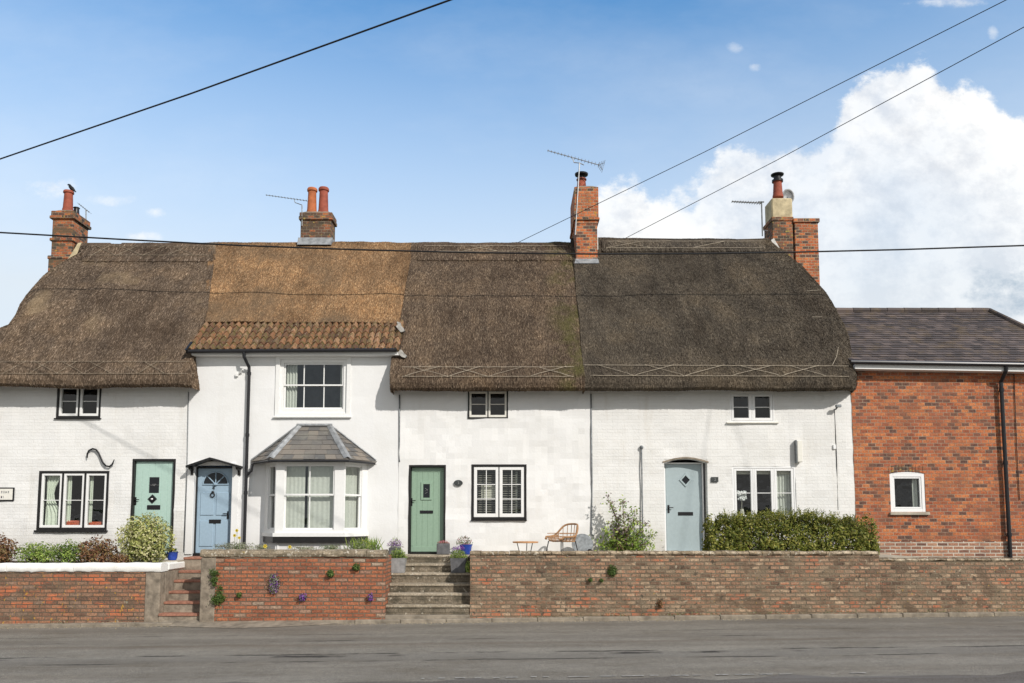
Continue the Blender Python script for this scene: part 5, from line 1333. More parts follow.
# blue pot with tools
p = W(172.5, 553, -.8); ZSo = ZS; ZS = WZ(172, 560, -.8)
m = MB(); m.box(p.x-.2, p.x+.2, -1.0, -.6, ZSo-.1, ZS-.004, 0); tag(m.build('stone_slab', M['paving']), 'small stone slab under the cobalt blue pot', 'slab')
m = MB(); m.lathe((p.x, -.8, ZS), [(.08, 0), (.10, .05), (.11, .15), (.13, .17), (.11, .17), (.09, .15), (.001, .15)], 18)
o = tag(m.build('flower_pot', M['blue_pot'], smooth=40), 'cobalt blue pot beside the variegated shrub by the left steps', 'flower pot')
m = MB(); rng = random.Random(2)
for i in range(60): leaf(m, Vector((p.x+ru(-.09,.09), -.8+ru(-.08,.08), ZS+.15+ru(0,.09))), .03, rng)
m.build('plant', [L_['mid']], o, fixn=False)
m = MB()
for i in range(8): leaf(m, Vector((p.x+ru(-.06,.06), -.86+ru(-.04,.04), ZS+.2+ru(0,.06))), .028, rng)
m.build('flower', [L_['yellow']], o, fixn=False)
# hedge
xh0, xh1 = WX(709, 530, -1.1), WX(870, 530, -1.1); hc = (xh0+xh1)/2; hw = (xh1-xh0)/2; rng = random.Random(9)
m = MB(); HH = WZ(790, 515, -1.1)-ZT; 
def hshape(u):   # height along hedge
    return HH*(1.0 - .10*max(0, (u-.62)/.38) - .03*math.sin(u*9)) * (min(1, .35+(u/.09)**.5*.65) if u < .09 else 1) * (min(1, .4+((1-u)/.12)**.5*.6) if u > .88 else 1)
for i in range(30000):
    u = rng.random(); h = hshape(u)*(1+.15*noise.noise(Vector((u*9, 0, 3)))+.05*noise.noise(Vector((u*45, 0, 3))))
    an = rng.uniform(0, math.pi); r = 1-abs(rng.gauss(0, .24)); ca, sa = math.cos(an), math.sin(an)
    k = (abs(ca)**3.2+abs(sa)**3.2)**(-1/3.2)
    lump = 1+.17*noise.noise(Vector((u*13, ca*2., sa*2.)))+.07*noise.noise(Vector((u*40, ca*5, sa*5)))
    yy = -1.05 + ca*k*r*.40*lump; zz = ZT-.02 + sa*k*r*h*lump; xx = xh0+(xh1-xh0)*u
    if rng.random() < .06: xx = (xh0 if rng.random() < .5 else xh1)+rng.uniform(-.05,.05); 
    if noise.noise(Vector((xx*4.5, yy*4.5, zz*4.5))) + .5*noise.noise(Vector((xx*11, yy*11, zz*11))) < -.22 and rng.random() < .85: continue
    leaf(m, Vector((xx, yy, zz)), rng.uniform(.014, .046), rng, Vector((0, ca, sa)), .5)
for i in range(900):   # twigs of leaves poking out on top
    u = rng.random(); h = hshape(u); b0 = Vector((xh0+(xh1-xh0)*u, -1.05+rng.uniform(-.38,.3), ZT+h*rng.uniform(.8, 1.0))); dr = Vector((rng.gauss(0,.5), rng.gauss(-.3,.5), 1)).normalized()
    for k in range(rng.randint(4, 9)): leaf(m, b0+dr*k*.022+Vector((rng.uniform(-.015,.015),0,0)), .022, rng, None, .4)
ho = tag(m.build('hedge', [L_['hedge']], None, fixn=False, origin=(hc, -1.05, ZT)), 'clipped green hedge on the terrace under the white three-light window', 'hedge')
m = MB()
for i in range(46):
    u = ru(.02, .98); x = xh0+(xh1-xh0)*u; m.tube([(x, -1.05, ZT), (x+ru(-.1,.1), -1.1+ru(-.1,.1), ZT+.4), (x+ru(-.2,.2), -1.05+ru(-.35,.3), ZT+hshape(u)*.92)], [.016, .01, .004], 5)
m.build('stem', M['stem'], ho)
# rose-like climber left of the grey door
rng = random.Random(12); m = MB(); st = MB(); base = W(625, 552, -.34); base.z = ZT
tips = [(606, 494), (612, 506), (622, 499), (635, 508), (648, 522), (655, 534), (640, 520), (618, 516), (603, 530), (629, 528), (612, 538), (650, 545), (600, 545), (636, 540), (622, 545), (628, 513), (608, 522), (644, 531)]
for (a_, b_) in tips:
    e = W(a_, b_, -.18-rng.random()*.4); mid = (base+e)/2 + Vector((rng.uniform(-.1,.1), rng.uniform(-.1,.1), .08)); b0 = base+Vector((rng.uniform(-.25,.25), rng.uniform(-.1,.1), 0))
    pts = [b0, b0.lerp(mid, .6), mid, mid.lerp(e, .6)+Vector((0,0,.02)), e]; st.tube(pts, [.013, .011, .009, .006, .003], 5)
    for (q0, q1) in zip(pts[1:-1], pts[2:]):
        for k in range(34):
            q = q0.lerp(q1, rng.random())+Vector((rng.gauss(0,.055), rng.gauss(0,.055), rng.gauss(0,.05))); leaf(m, q, rng.uniform(.022,.045), rng, Vector((0,-.4,.8)), .55, 1 if rng.random() < (.45 if b_ < 530 else .1) else 0)
for k in range(1100):
    q = base+Vector((rng.gauss(0,.28), rng.gauss(0,.08), abs(rng.gauss(0,.20))+.03)); leaf(m, q, rng.uniform(.02,.045), rng, None, .5)
so = tag(m.build('shrub', [L_['green'], L_['purpleleaf']], None, fixn=False, origin=base), 'loose leggy shrub with green and purplish leaves left of the grey-blue door', 'shrub'); st.build('stem', M['stem'], so)
# plants on top of the red wall
GW = 'plants along the top of the red wall'
def wtop(px, rx, rz, n, mat, label, seed, s=.02, mat2=None, f2=0., cat='plant', dz=0):
    q = W(px, 545, -1.45); bush('plant', (q.x, -1.45, ZC2t-.02+rz*.45+dz), (rx, .2, rz), n, s, mat, label, cat, GW, seed, stems=3, mat2=mat2, frac2=f2, asp=.3)
wtop(236, .50, .12, 1100, 'silver', 'spreading silvery plant under the tall daffodils at the left end of the red wall', 21)
wtop(262, .16, .09, 300, 'silver', 'little silvery tuft beside the lone daffodil on the red wall', 22)
wtop(303, .30, .07, 420, 'silver', 'thin grey-green plant in the middle of the red wall top', 23)
wtop(331, .28, .08, 460, 'mid', 'thin dark green plant right of the middle of the red wall top', 24, mat2='silver', f2=.5)
wtop(361, .36, .16, 1100, 'silver', 'grey-green mound at the right end of the red wall top', 25, mat2='green', f2=.25)
# spiky green plant
m = MB(); rng = random.Random(5); q0 = W(366, 545, -1.4)
for i in range(150):
    b0 = Vector((q0.x+rng.gauss(0,.14), -1.4+rng.gauss(0,.08), ZC2t-.02)); dr = Vector((rng.gauss(0,.5), rng.gauss(0,.4), 1)).normalized(); L = rng.uniform(.15, .34); sd = dr.cross(Vector((0,1,0))).normalized()*.008
    m.add([b0-sd, b0+sd, b0+dr*L*.6+sd*.8, b0+dr*L+Vector((0,0,-.01)), b0+dr*L*.6-sd*.8], [(0,1,2,3,4)])
o = tag(m.build('plant', [L_['green']], None, fixn=False, origin=(q0.x, -1.4, ZC2t-.02)), 'spiky bright green plant with tiny yellow flowers near the right end of the red wall', 'plant', GW)
m = MB()
for i in range(12): leaf(m, Vector((q0.x+rng.gauss(0,.12), -1.5, ZC2t+rng.uniform(.12,.28))), .014, rng)
m.build('flower', [L_['yellow']], o, fixn=False)
def daffodil(px, py, label, y=-1.55, big=1.):
    p = W(px, py, y); root = empty('daffodil', (p.x, y, ZC2t-.03), label, 'daffodil', 'daffodils above the red wall')
    m = MB(); m.tube([(p.x+.01, y, ZC2t-.03), (p.x+.005, y, (p.z+ZC2t)/2), (p.x, y, p.z)], .005, 5)
    for s_ in (-1, 1):
        b0 = Vector((p.x+s_*.02, y, ZC2t-.03)); m.add([b0+Vector((-.006,0,0)), b0+Vector((.006,0,0)), b0+Vector((s_*.05,0,.13)), ], [(0,1,2)])
    m.build('stem', L_['mid'], root, fixn=False)
    m = MB()
    for k in range(6):
        an = k*math.pi/3; u = Vector((math.cos(an), 0, math.sin(an))); v = Vector((-math.sin(an), 0, math.cos(an))); c0 = Vector((p.x, y-.01, p.z)); R_ = .04*big
        m.add([c0, c0+u*R_*.6+v*R_*.35+Vector((0,-.008,0)), c0+u*R_+Vector((0,.004,0)), c0+u*R_*.6-v*R_*.35+Vector((0,-.008,0))], [(0,1,2,3)])
    m.build('petals', L_['yellow'], root, fixn=False)
    m = MB(); n = 8; vs = []
    for (rr_, yy) in ((.012, -.01), (.016, -.04), (.022, -.05)):
        for k in range(n): vs.append((p.x+rr_*big*math.cos(k*2*math.pi/n), y+yy, p.z+rr_*big*math.sin(k*2*math.pi/n)))
    m.add(vs, [(j*n+k, j*n+(k+1) % n, (j+1)*n+(k+1) % n, (j+1)*n+k) for j in (0, 1) for k in range(n)]); m.build('trumpet', L_['yellow'], root, fixn=False)
daffodil(237, 530.5, 'pale yellow daffodil, the topmost of the three by the black downpipe'); daffodil(234.8, 535.5, 'daffodil halfway up the cluster of three by the downpipe'); daffodil(239.5, 537.8, 'lowest and rightmost daffodil of the cluster by the downpipe', -1.6, .9)
daffodil(265.3, 546.3, 'single daffodil leaning over the left half of the red wall', -1.65, 1.15); daffodil(290, 547, 'single daffodil near the middle of the red wall', -1.65, 1.05)
# plants growing out of the wall face
GF = 'small plants rooted in the red wall face'
def wface(px, py, rx, rz, n, mat, label, seed, mat2=None, f2=0., s=.016):
    q = W(px, py, YW2-.05); bush('wall_plant', (q.x, YW2-.04, q.z), (rx, .09, rz), n, s, mat, label, 'wall plant', GF, seed, stems=0, mat2=mat2, frac2=f2, asp=.55)
wface(274, 583.5, .12, .23, 700, 'silver', 'long hanging clump of grey-green leaves with purple flowers, largest on the red wall', 31, 'purple', .22)
wface(302.5, 597.5, .085, .085, 260, 'purple', 'purple-flowered tuft low in the middle of the red wall', 32, 'mid', .3)
wface(370.5, 597.5, .06, .085, 200, 'purple', 'purple-flowered tuft low near the right end of the red wall', 33, 'mid', .35)
wface(330.3, 573.8, .075, .08, 300, 'mid', 'round green moss tuft on the red wall, left of the higher one', 34)
wface(356.3, 567.3, .08, .08, 300, 'mid', 'round green moss tuft highest on the red wall near its right end', 35)
wface(239, 595, .055, .055, 180, 'mid', 'smallest green tuft on the red wall, just right of the grey pier', 36)
q = W(215, 580, YW2-.06); m = MB(); rng = random.Random(40)
for (px, py, s_, k) in ((214.5, 573, .09, 260), (214.5, 580, .08, 200), (220.5, 588, .05, 90), (220, 594, .08, 180), (217, 600, .12, 420), (215, 585, .04, 60), (223, 598, .07, 150)):
    c0 = W(px, py, YW2-.05)
    for i in range(k): leaf(m, c0+Vector((rng.gauss(0,s_*.45), rng.uniform(-.06,.02), rng.gauss(0,s_*.4))), .018, rng)
tag(m.build('wall_plant', [L_['mid']], None, fixn=False), 'creeping green plant trailing down the grey pier of the red wall', 'wall plant', GF)
def wface3(px, py, rx, rz, n, label, seed, mat='mid'):
    q = W(px, py, YW-.05); bush('wall_plant', (q.x, YW-.04, q.z), (rx, .07, rz), n, .016, mat, label, 'wall plant', 'tufts rooted in the brown wall', seed, stems=0)
wface3(612.5, 571, .10, .13, 420, 'largest green tuft on the brown wall, below the leggy shrub', 41)
wface3(601.5, 580.5, .04, .04, 100, 'tiny green tuft on the brown wall, second from the steps', 42); wface3(590.5, 580, .045, .045, 120, 'tiny green tuft on the brown wall, closest to the steps', 43)
wface3(660, 604, .05, .10, 170, 'sprig of green and red leaves at the foot of the brown wall', 44, 'red')
# weeds at the foot of the walls
m = MB(); rng = random.Random(50)
for px in list(np.linspace(478, 1020, 60)) + [233, 340, 455, 60, 110, 20]:
    px = px+rng.uniform(-6, 6)
    if rng.random() < .35: continue
    c0 = W(px, 612, YW-.05); sc = rng.uniform(.3, 1.); 
    for i in range(int(26*sc)):
        b0 = Vector((c0.x+rng.gauss(0,.09), YW-rng.uniform(.02,.09), gz(c0.x)+.06)); leaf(m, b0+Vector((0,0,rng.uniform(0,.07)*sc)), .018*sc+.006, rng, Vector((0,-.3,1)), .3, 1 if rng.random() < .4 else 0)
tag(m.build('weeds', [L_['mid'], L_['silver']], None, fixn=False), 'small weeds along the foot of the walls', kind='stuff')

m = MB(); rng = random.Random(61)
for i in range(2600):
    x = rng.uniform(-11.5, 11.5); b_ = rng.random()
    y = YK-abs(rng.gauss(0, .10))-.01 if b_ < .6 else rng.uniform(YK+.15, YW-.02); z = gz(x) + (.0 if b_ < .6 else .06)
    s_ = rng.uniform(.004, .016); P = [Vector((x+rng.uniform(-1,1)*s_, y+rng.uniform(-1,1)*s_, z+rng.uniform(0, 1.)*s_)) for _ in range(4)]; m.add(P, [(0,1,2), (0,2,3), (0,3,1), (1,3,2)])
tag(m.build('grit', M['buff'], None, fixn=False), 'loose grit and small stones lying along the kerb', kind='stuff')
# planters on the right steps
GP = 'planters on the steps to the sage green door'
def planter(px, pytop, pybot, w, y, mat, label, plants, grp=GP):
    zt_, zb_ = WZ(px, pytop, y), WZ(px, pybot, y); x = WX(px, pybot, y)
    # stand on whatever step lies below y
    i = max(0, min(5, int((y-yst)/((yen-yst)/6)))); zb_ = zb_s[i]+.002
    root = empty('planter', (x, y, zb_), label, 'planter', grp); h = zt_-zb_; m = MB(); a_, b_ = w*.43, w*.5
    rngs = [(a_, 0), (b_, h), (b_-.02, h), (b_-.03, h-.03)]; vs = []
    for (r_, z_) in rngs: vs += [(x-r_, y-r_, zb_+z_), (x+r_, y-r_, zb_+z_), (x+r_, y+r_, zb_+z_), (x-r_, y+r_, zb_+z_)]
    m.add(vs, [(4*j+k, 4*j+(k+1) % 4, 4*j+4+(k+1) % 4, 4*j+4+k) for j in range(3) for k in range(4)] + [(3,2,1,0), (12,13,14,15)]); m.build('pot', M[mat], root)
    rng = random.Random(int(px*7)); 
    for (mt, n, rx, rz, z_, nm) in plants:
        l = MB()
        for i in range(n):
            d = Vector((rng.gauss(0,1), rng.gauss(0,1), abs(rng.gauss(0,1)))).normalized()*rng.random()**.4
            leaf(l, Vector((x+d.x*rx, y+d.y*rx*.8, zt_+z_+d.z*rz)), .017, rng, None, .4)
        l.build(nm, [L_[mt]], root, fixn=False)
    return root
zl = zb_s
stepy = lambda i: yst+(yen-yst)*(i+.5)/6
planter(397.7, 557.8, 573, .34, stepy(3)+.02, 'planter_light', 'pale zinc planter with bushy green plant left side of the stone steps', (('green', 900, .20, .24, -.03, 'plant'), ('mid', 300, .19, .2, -.03, 'leaves')))
planter(458.5, 557.8, 573, .33, stepy(3)+.02, 'planter_dark', 'dark slate planter with green plant and lilac flowers right side of the stone steps', (('green', 900, .20, .22, -.03, 'plant'), ('purple', 130, .16, .10, .17, 'flower')))
def dark_planter(px, py0, py1, w, y, z0, mat, label, plants):
    x = WX(px, (py0+py1)/2, y); zt_ = WZ(px, py0, y); root = empty('planter', (x, y, z0), label, 'planter', GP); m = MB(); m.bbox(x-w/2, x+w/2, y-w/2, y+w/2, z0, zt_-.03, .012); m.build('pot', M[mat], root)
    rng = random.Random(int(px*3))
    for (mt, n, rx, rz, z_, nm) in plants:
        l = MB()
        for i in range(n):
            d = Vector((rng.gauss(0,1), rng.gauss(0,1), abs(rng.gauss(0,1)))).normalized()*rng.random()**.4; leaf(l, Vector((x+d.x*rx, y+d.y*rx*.8, zt_-.03+z_+d.z*rz)), .016, rng, None, .4)
        l.build(nm, [L_[mt]], root, fixn=False)
dark_planter(443.3, 542, 554, .27, -.28, zb_s[5]+.002, 'planter_dark', 'low charcoal planter of pink heather by the green door', (('pink', 200, .14, .07, 0, 'flower'), ('mid', 60, .13, .03, 0, 'plant')))
dark_planter(395, 546, 556, .24, -.55, zb_s[4]+.002, 'planter_dark', 'hidden planter of purple and green flowers behind the pale zinc planter', (('purpleleaf', 260, .19, .18, 0, 'plant'), ('purple', 200, .18, .16, .03, 'flower'), ('green', 130, .12, .26, 0, 'leaves')))
x_ = WX(466, 545, -.35); m = MB(); m.lathe((x_, -.35, zb_s[5]+.002), [(.08, 0), (.11, .04), (.13, .18), (.15, .22), (.13, .22), (.1, .18), (.001, .18)], 18)
o = tag(m.build('planter', M['blue_pot'], smooth=40), 'cobalt blue pot of red and green flowers at the top of the stone steps', 'planter', GP)
m = MB(); rng = random.Random(77)
for i in range(300):
    d = Vector((rng.gauss(0,1), rng.gauss(0,1), abs(rng.gauss(0,1)))).normalized()*rng.random()**.4; leaf(m, Vector((x_-.04+d.x*.2, -.35+d.y*.15, zb_s[5]+.22+d.z*.2)), .018, rng, None, .5, 1 if rng.random() < .35 else 0)
m.build('plant', [L_['mid'], L_['pink']], o, fixn=False)
q = W(467, 565, YW+.3); bush('plant', (XS2b-.05, YW+.32, WZ(467, 567, YW+.3)), (.07, .12, .14), 260, .018, 'green', 'small green plant trailing at the right edge of the stone steps', 'plant', None, 88, stems=0)

# ================================================================== chair, table, tipped table top
ZP = ZT-.02
pc = W(562, 548, -.9); Cc = Vector((pc.x, -.9, ZP)); root = empty('armchair', Cc, 'rattan bucket armchair with black legs on the terrace beside the small table', 'chair')
ang = math.radians(-58)       # facing towards the viewer's left
def CL(x, y, z): # local: +x right of sitter, +y forward
    f_ = Vector((math.sin(math.radians(-52)), -math.cos(math.radians(-52)), 0)); r_ = Vector((f_.y, -f_.x, 0)); return Cc + r_*x + f_*y + Vector((0,0,z))
m = MB(); n = 24; hoop = [CL(.27*math.cos(2*math.pi*i/n), .27*math.sin(2*math.pi*i/n), .31+.015*math.sin(2*math.pi*i/n)) for i in range(n)]; m.tube(hoop, .013, 6, closed=True)
for k in range(9):
    u = -.24+.06*k; h = math.sqrt(max(0, .27**2-u*u)); m.tube([CL(u, -h, .31), CL(u, 0, .295), CL(u, h, .31)], .006, 5); m.tube([CL(-h, u, .312), CL(0, u, .297), CL(h, u, .312)], .006, 5)
m.build('seat', M['rattan'], root)
def rail(t):   # t -1..1 round the back
    a_ = math.pi*(-.5) + t*math.pi*.78; zz = .40 + .27/(1+math.exp((abs(t)-.40)*15)) - (.04 if abs(t) > .9 else 0); return a_, zz
m = MB(); top = []
for i in range(33):
    t = -1+2*i/32; a_, zz = rail(t); rad = .33+.02*abs(t); top.append(CL(rad*math.cos(a_), rad*math.sin(a_), zz))
e0 = [CL(.30*math.cos(rail(-1)[0]), .30*math.sin(rail(-1)[0])+.02, .36), ]; e1 = [CL(.30*math.cos(rail(1)[0]), .30*math.sin(rail(1)[0])+.02, .36)]
m.tube(e0+top+e1, .021, 7)
for i in range(3, 30, 2):
    t = -1+2*i/32; a_, zz = rail(t); rad = .33+.02*abs(t); m.tube([CL(.27*math.cos(a_), .27*math.sin(a_), .31), CL((.31)*math.cos(a_), (.31)*math.sin(a_), (.31+zz)/2), CL(rad*math.cos(a_), rad*math.sin(a_), zz)], .008, 5)
for zz_ in (.40, .47):
    m.tube([CL(.305*math.cos(rail(t)[0]), .305*math.sin(rail(t)[0]), zz_) for t in [-1+2*i/20 for i in range(21)]], .008, 5)
for k in range(7):
    zz_ = .34+.018*k
    for (ta, tb) in ((-1, -.45), (.45, 1)):
        m.tube([CL(.29*math.cos(rail(t)[0]), .29*math.sin(rail(t)[0]), min(zz_, rail(t)[1]-.02)) for t in [ta+(tb-ta)*i/8 for i in range(9)]], .007, 4)
m.build('backrest', M['rattan'], root)
for (a_, b_) in ((.2, .2), (-.2, .2), (.2, -.2), (-.2, -.2)):
    m = MB(); m.tube([CL(a_, b_, .31), CL(a_*1.25, b_*1.25, 0)], [.013, .009], 6); m.build('leg', M['black_iron'], root)
m = MB(); pt = W(525.5, 541.5, -.85); Ct = Vector((pt.x, -.85, ZP)); root = empty('side_table', Ct, 'small tan-topped side table with splayed black legs left of the rattan chair', 'table')
ht = max(.26, pt.z-ZP+.0); m.lathe((Ct.x, Ct.y, Ct.z+ht-.03), [(.26, 0), (.275, .008), (.275, .028), (.26, .032), (.001, .032)], 26); m.build('table_top', M['wood_top'], root, smooth=40)
for k in range(3):
    an = math.radians(200+k*120); m = MB(); m.tube([(Ct.x+.19*math.cos(an), Ct.y+.19*math.sin(an), Ct.z+ht-.03), (Ct.x+.12*math.cos(an), Ct.y+.12*math.sin(an), Ct.z)], .010, 6); m.build('leg', M['black_iron'], root)
# round grey disc tipped on its edge
pd = W(582.5, 541, -.42); rd = .235; zc_ = ZP+rd*.97
root = empty('tipped_table', (pd.x, -.42, ZP), 'round grey metal table top tipped on edge against the white wall behind the chair', 'table')
m = MB(); n = 28; tilt = .22; V = []
for (r_, yy) in ((rd*.97, -.012), (rd, -.006), (rd, .006), (rd*.97, .012)):
    for k in range(n):
        an = 2*math.pi*k/n; V.append((pd.x+r_*math.cos(an), -.42+yy+r_*math.sin(an)*tilt, zc_+r_*math.sin(an)*.97))
m.add(V, [(j*n+k, j*n+(k+1) % n, (j+1)*n+(k+1) % n, (j+1)*n+k) for j in range(3) for k in range(n)] + [tuple(range(n)), tuple(range(3*n, 4*n))[::-1]]); m.build('table_top', M['dark_metal'], root)
m = MB(); m.tube([(pd.x-rd*.5, -.49, ZP+.012), (pd.x+.05, -.51, ZP+.05), (pd.x+rd*.62, -.53, ZP+.10)], .018, 6); m.lathe((pd.x+rd*.62, -.53, ZP+.07), [(.03, 0), (.04, .03), (.03, .06)], 10); m.build('foot', M['black_iron'], root)

# ================================================================== aerials, dish, bird
GA = 'television aerials on the chimneys'
def yagi(root, a, b, n, el, mat='alu', r=.008, refl=False, end='b'):
    a, b = Vector(a), Vector(b); m = MB(); m.tube([a, b], r*1.3, 6)
    t = (b-a).normalized(); s = t.cross(Vector((0,0,1))).normalized(); up = s.cross(t).normalized()
    for i in range(n):
        q = a.lerp(b, .01+.98*i/(n-1)); L = el*(.8+.5*i/n)
        v = (s*.5+up*.86).normalized() if False else up; m.tube([q-s*L-Vector((0,0,0)), q+s*L], r*.6, 4); m.tube([q-up*.018, q+up*.018], r*1.3, 4)
    if refl:
        q = b
        for k in range(-3, 4): m.tube([q+up*.03*k-s*.18+t*.04*abs(k), q+up*.03*k+s*.18+t*.04*abs(k)], r*.7, 4)
        m.tube([q+up*.1+t*.12, q, q-up*.1+t*.12], r, 4)
    return m.build('antenna', M[mat], root)
# on chimney 3
yA = y3_-.05
pm0, pm1 = W(576, 235, yA), W(579.5, 163, yA)
root = empty('aerial', (pm0.x, yA, pm0.z), 'tall aerial on a long pale mast strapped to the middle brick chimney', 'aerial', GA)
m = MB(); m.tube([(pm0.x-.02, yA, pm0.z), (pm1.x, yA, pm1.z)], .016, 8); m.tube([(pm0.x+.0, yA-.005, pm0.z+.5), (pm0.x+.1, y3_-.01, pm0.z+.5)], .012, 5)
m.tube([W(574, 162.5, yA), (pm1.x, yA, pm1.z), W(584, 165, yA)], .012, 6); m.tube([W(574, 162.5, yA), W(572.5, 157.5, yA)], .012, 6); m.build('mast', M['alu'], root)
yagi(root, W(547.5, 150.5, yA), W(599, 165, yA), 16, .10, refl=True)
# on chimney 2
yA = y2_+.1; root = empty('aerial', W(301, 214, yA), 'long thin aerial pointing left from the two-pot chimney', 'aerial', GA)
m = MB(); m.tube([W(302, 226, yA-.12), W(302, 205, yA-.12)], .014, 6); m.tube([W(302, 205, yA-.12), W(295, 202.5, yA-.12), W(294.5, 200, yA-.12)], .011, 6); m.build('mast', M['dark_metal'], root)
yagi(root, W(266, 195, yA-.12), W(307, 200.8, yA-.12), 14, .06, 'dark_metal', .006)
# on chimney 4
yA = y4_+.1; pe = W(761, 236, yA); root = empty('aerial', pe, 'aerial seen edge-on, pointing left from the buff-topped chimney', 'aerial', GA)
m = MB(); m.tube([(W(762.5, 236, yA)), W(761.5, 201.5, yA)], .02, 6); m.tube([W(762.5, 230, yA), W(768, 231, yA)], .012, 5); m.tube([W(758, 202, yA), W(764, 202, yA)], .02, 5); m.build('mast', M['dark_metal'], root)
yagi(root, W(732, 201.5, yA+.0), W(761, 203, yA), 12, .10, 'alu', .014)
# on chimney 1
yA = y1_+.85; root = empty('aerial', W(85.5, 223, yA), 'small dark aerial behind the red pot at the far left', 'aerial', GA)
m = MB(); m.tube([W(86, 222, yA), W(86, 210, yA)], .016, 6); m.build('mast', M['dark_metal'], root)
yagi(root, W(79, 204, yA), W(89, 212, yA), 6, .12, 'dark_metal', .008); 
# dish
p = W(788, 196.5, y4_+.75); m = MB(); n = 20; V = []
for (r_, yy) in ((.001, .06), (.10, .05), (.18, .02), (.22, -.02), (.225, -.01), (.18, .035), (.1, .065), (.001, .075)):
    for k in range(n): V.append((p.x+r_*.8*math.cos(2*math.pi*k/n), p.y+yy, p.z+r_*math.sin(2*math.pi*k/n)))
m.add(V, [(j*n+k, j*n+(k+1) % n, (j+1)*n+(k+1) % n, (j+1)*n+k) for j in range(7) for k in range(n)])
o = tag(m.build('satellite_dish', M['lead'], smooth=True), 'pale satellite dish behind the buff cement block of the right chimney', 'satellite dish')
m = MB(); m.tube([(p.x, p.y+.05, p.z), (p.x, p.y+.08, p.z-.5)], .015, 6); m.build('bracket', M['dark_metal'], o)
# bird
def bird(px, py, y, label):
    p = W(px, py, y); m = MB()
    m.tube([p+Vector((.11, 0, -.10)), p+Vector((.05, 0, -.04)), p+Vector((0, 0, 0)), p+Vector((-.05, 0, .055)), p+Vector((-.075, 0, .10)), p+Vector((-.10, 0, .115)), p+Vector((-.14, 0, .105))], [.008, .035, .055, .045, .034, .022, .004], 10)
    o = tag(m.build('bird', M['bird'], smooth=True), label, 'bird'); m = MB()
    m.add([p+Vector((-.03,-.05,.03)), p+Vector((.03,-.058,0)), p+Vector((.12,-.03,-.09)), p+Vector((.03,-.05,-.045))], [(0,1,2,3)])
    m.add([p+Vector((-.03,.05,.03)), p+Vector((.03,.058,0)), p+Vector((.12,.03,-.09)), p+Vector((.03,.05,-.045))], [(0,1,2,3)]); m.build('wing', M['bird'], o, fixn=False)
    m = MB(); 
    for s_ in (-.02, .02): m.tube([p+Vector((0, s_, -.04)), p+Vector((.005, s_, -.085))], .006, 4)
    m.build('leg', M['bird'], o)
bird(72, 188.6, y1_+.35, 'black bird perched on the red chimney pot at the far left')

# ================================================================== overhead wires
GWi = 'overhead wires'
def wire(pts, r, label, ext=0., sag=0.):
    P = [Vector(p) for p in pts]
    if ext: P = [P[0]+(P[0]-P[1]).normalized()*ext] + P + [P[-1]+(P[-1]-P[-2]).normalized()*ext]
    if sag and len(P) == 2:
        a_, b_ = P; P = [a_.lerp(b_, i/20)-Vector((0,0,sag*4*(i/20)*(1-i/20))) for i in range(21)]
    m = MB(); m.tube(P, r, 6); return tag(m.build('overhead_wire', M['wire'], smooth=True), label, 'wire', GWi)
a_, b_ = W(0, 159, -3.5), W(450, 0, -7.5); d_ = b_-a_
wire([a_-d_*3.5+Vector((0,0,1.2)), a_-d_*1.2+Vector((0,0,-.25)), a_-d_*.5+Vector((0,0,-.07)), a_, a_.lerp(b_, .5)-Vector((0,0,.035)), b_, b_+d_*1.5+Vector((0,0,.3)), b_+d_*4+Vector((0,0,1.5))], .013, 'black wire crossing the blue sky at the upper left')
ks = [(-1700, 40), (-900, 145), (-300, 212), (0, 232.5), (120, 239.3), (240, 245.5), (360, 249.8), (480, 252.8), (590, 254), (700, 253.6), (800, 252), (900, 249.6), (1024, 245.5), (1300, 233), (1800, 190), (2800, 40)]
wire([W(a_, b_, .4) for a_, b_ in ks], .019, 'thick black cable strung level in front of the thatched ridges')
for (q0, q1, lb) in (((1006, 0), (517, 243), 'thin wire from the upper right passing behind the middle chimney'), ((1024, 27), (622, 240), 'thin wire from the upper right ending at the dark thatched ridge')):
    a_, b_ = W(q0[0], q0[1], -5.), W(q1[0], q1[1], YR+.35); wire([a_+(a_-b_)*2.2, a_, a_.lerp(b_, .5)-Vector((0,0,.05)), b_, b_+(b_-a_)*.02], .0075, lb)

# ================================================================== light
AZ = Vector((.80, -1.0, .86)).normalized()
sd = bpy.data.lights.new('sun', 'SUN'); sd.energy = 2.7; sd.angle = math.radians(.53); sd.color = (1., .945, .87)
so = bpy.data.objects.new('sun', sd); COL.objects.link(so); so.rotation_euler = AZ.to_track_quat('Z', 'Y').to_euler()
w = bpy.data.worlds.new('World'); SC.world = w; w.use_nodes = True; nt = w.node_tree
class WN(NT):
    def __init__(s): s.t = nt
t = WN(); bg = nt.nodes['Background']
sky = t.n('ShaderNodeTexSky', sky_type='NISHITA', sun_disc=False); sky.sun_elevation = math.asin(AZ.z); sky.sun_rotation = math.atan2(AZ.x, AZ.y); sky.air_density = 1.0; sky.dust_density = .6; sky.ozone_density = 1.5
dirv = t.n('ShaderNodeTexCoord').outputs['Generated']; s = t.sep(dirv)
yy = t.math('MAXIMUM', s[1], .05)
u = t.math('DIVIDE', s[0], yy); v = t.math('DIVIDE', s[2], yy)   # slope right / up as seen looking along +Y
uv = t.comb(u, v, 0.)
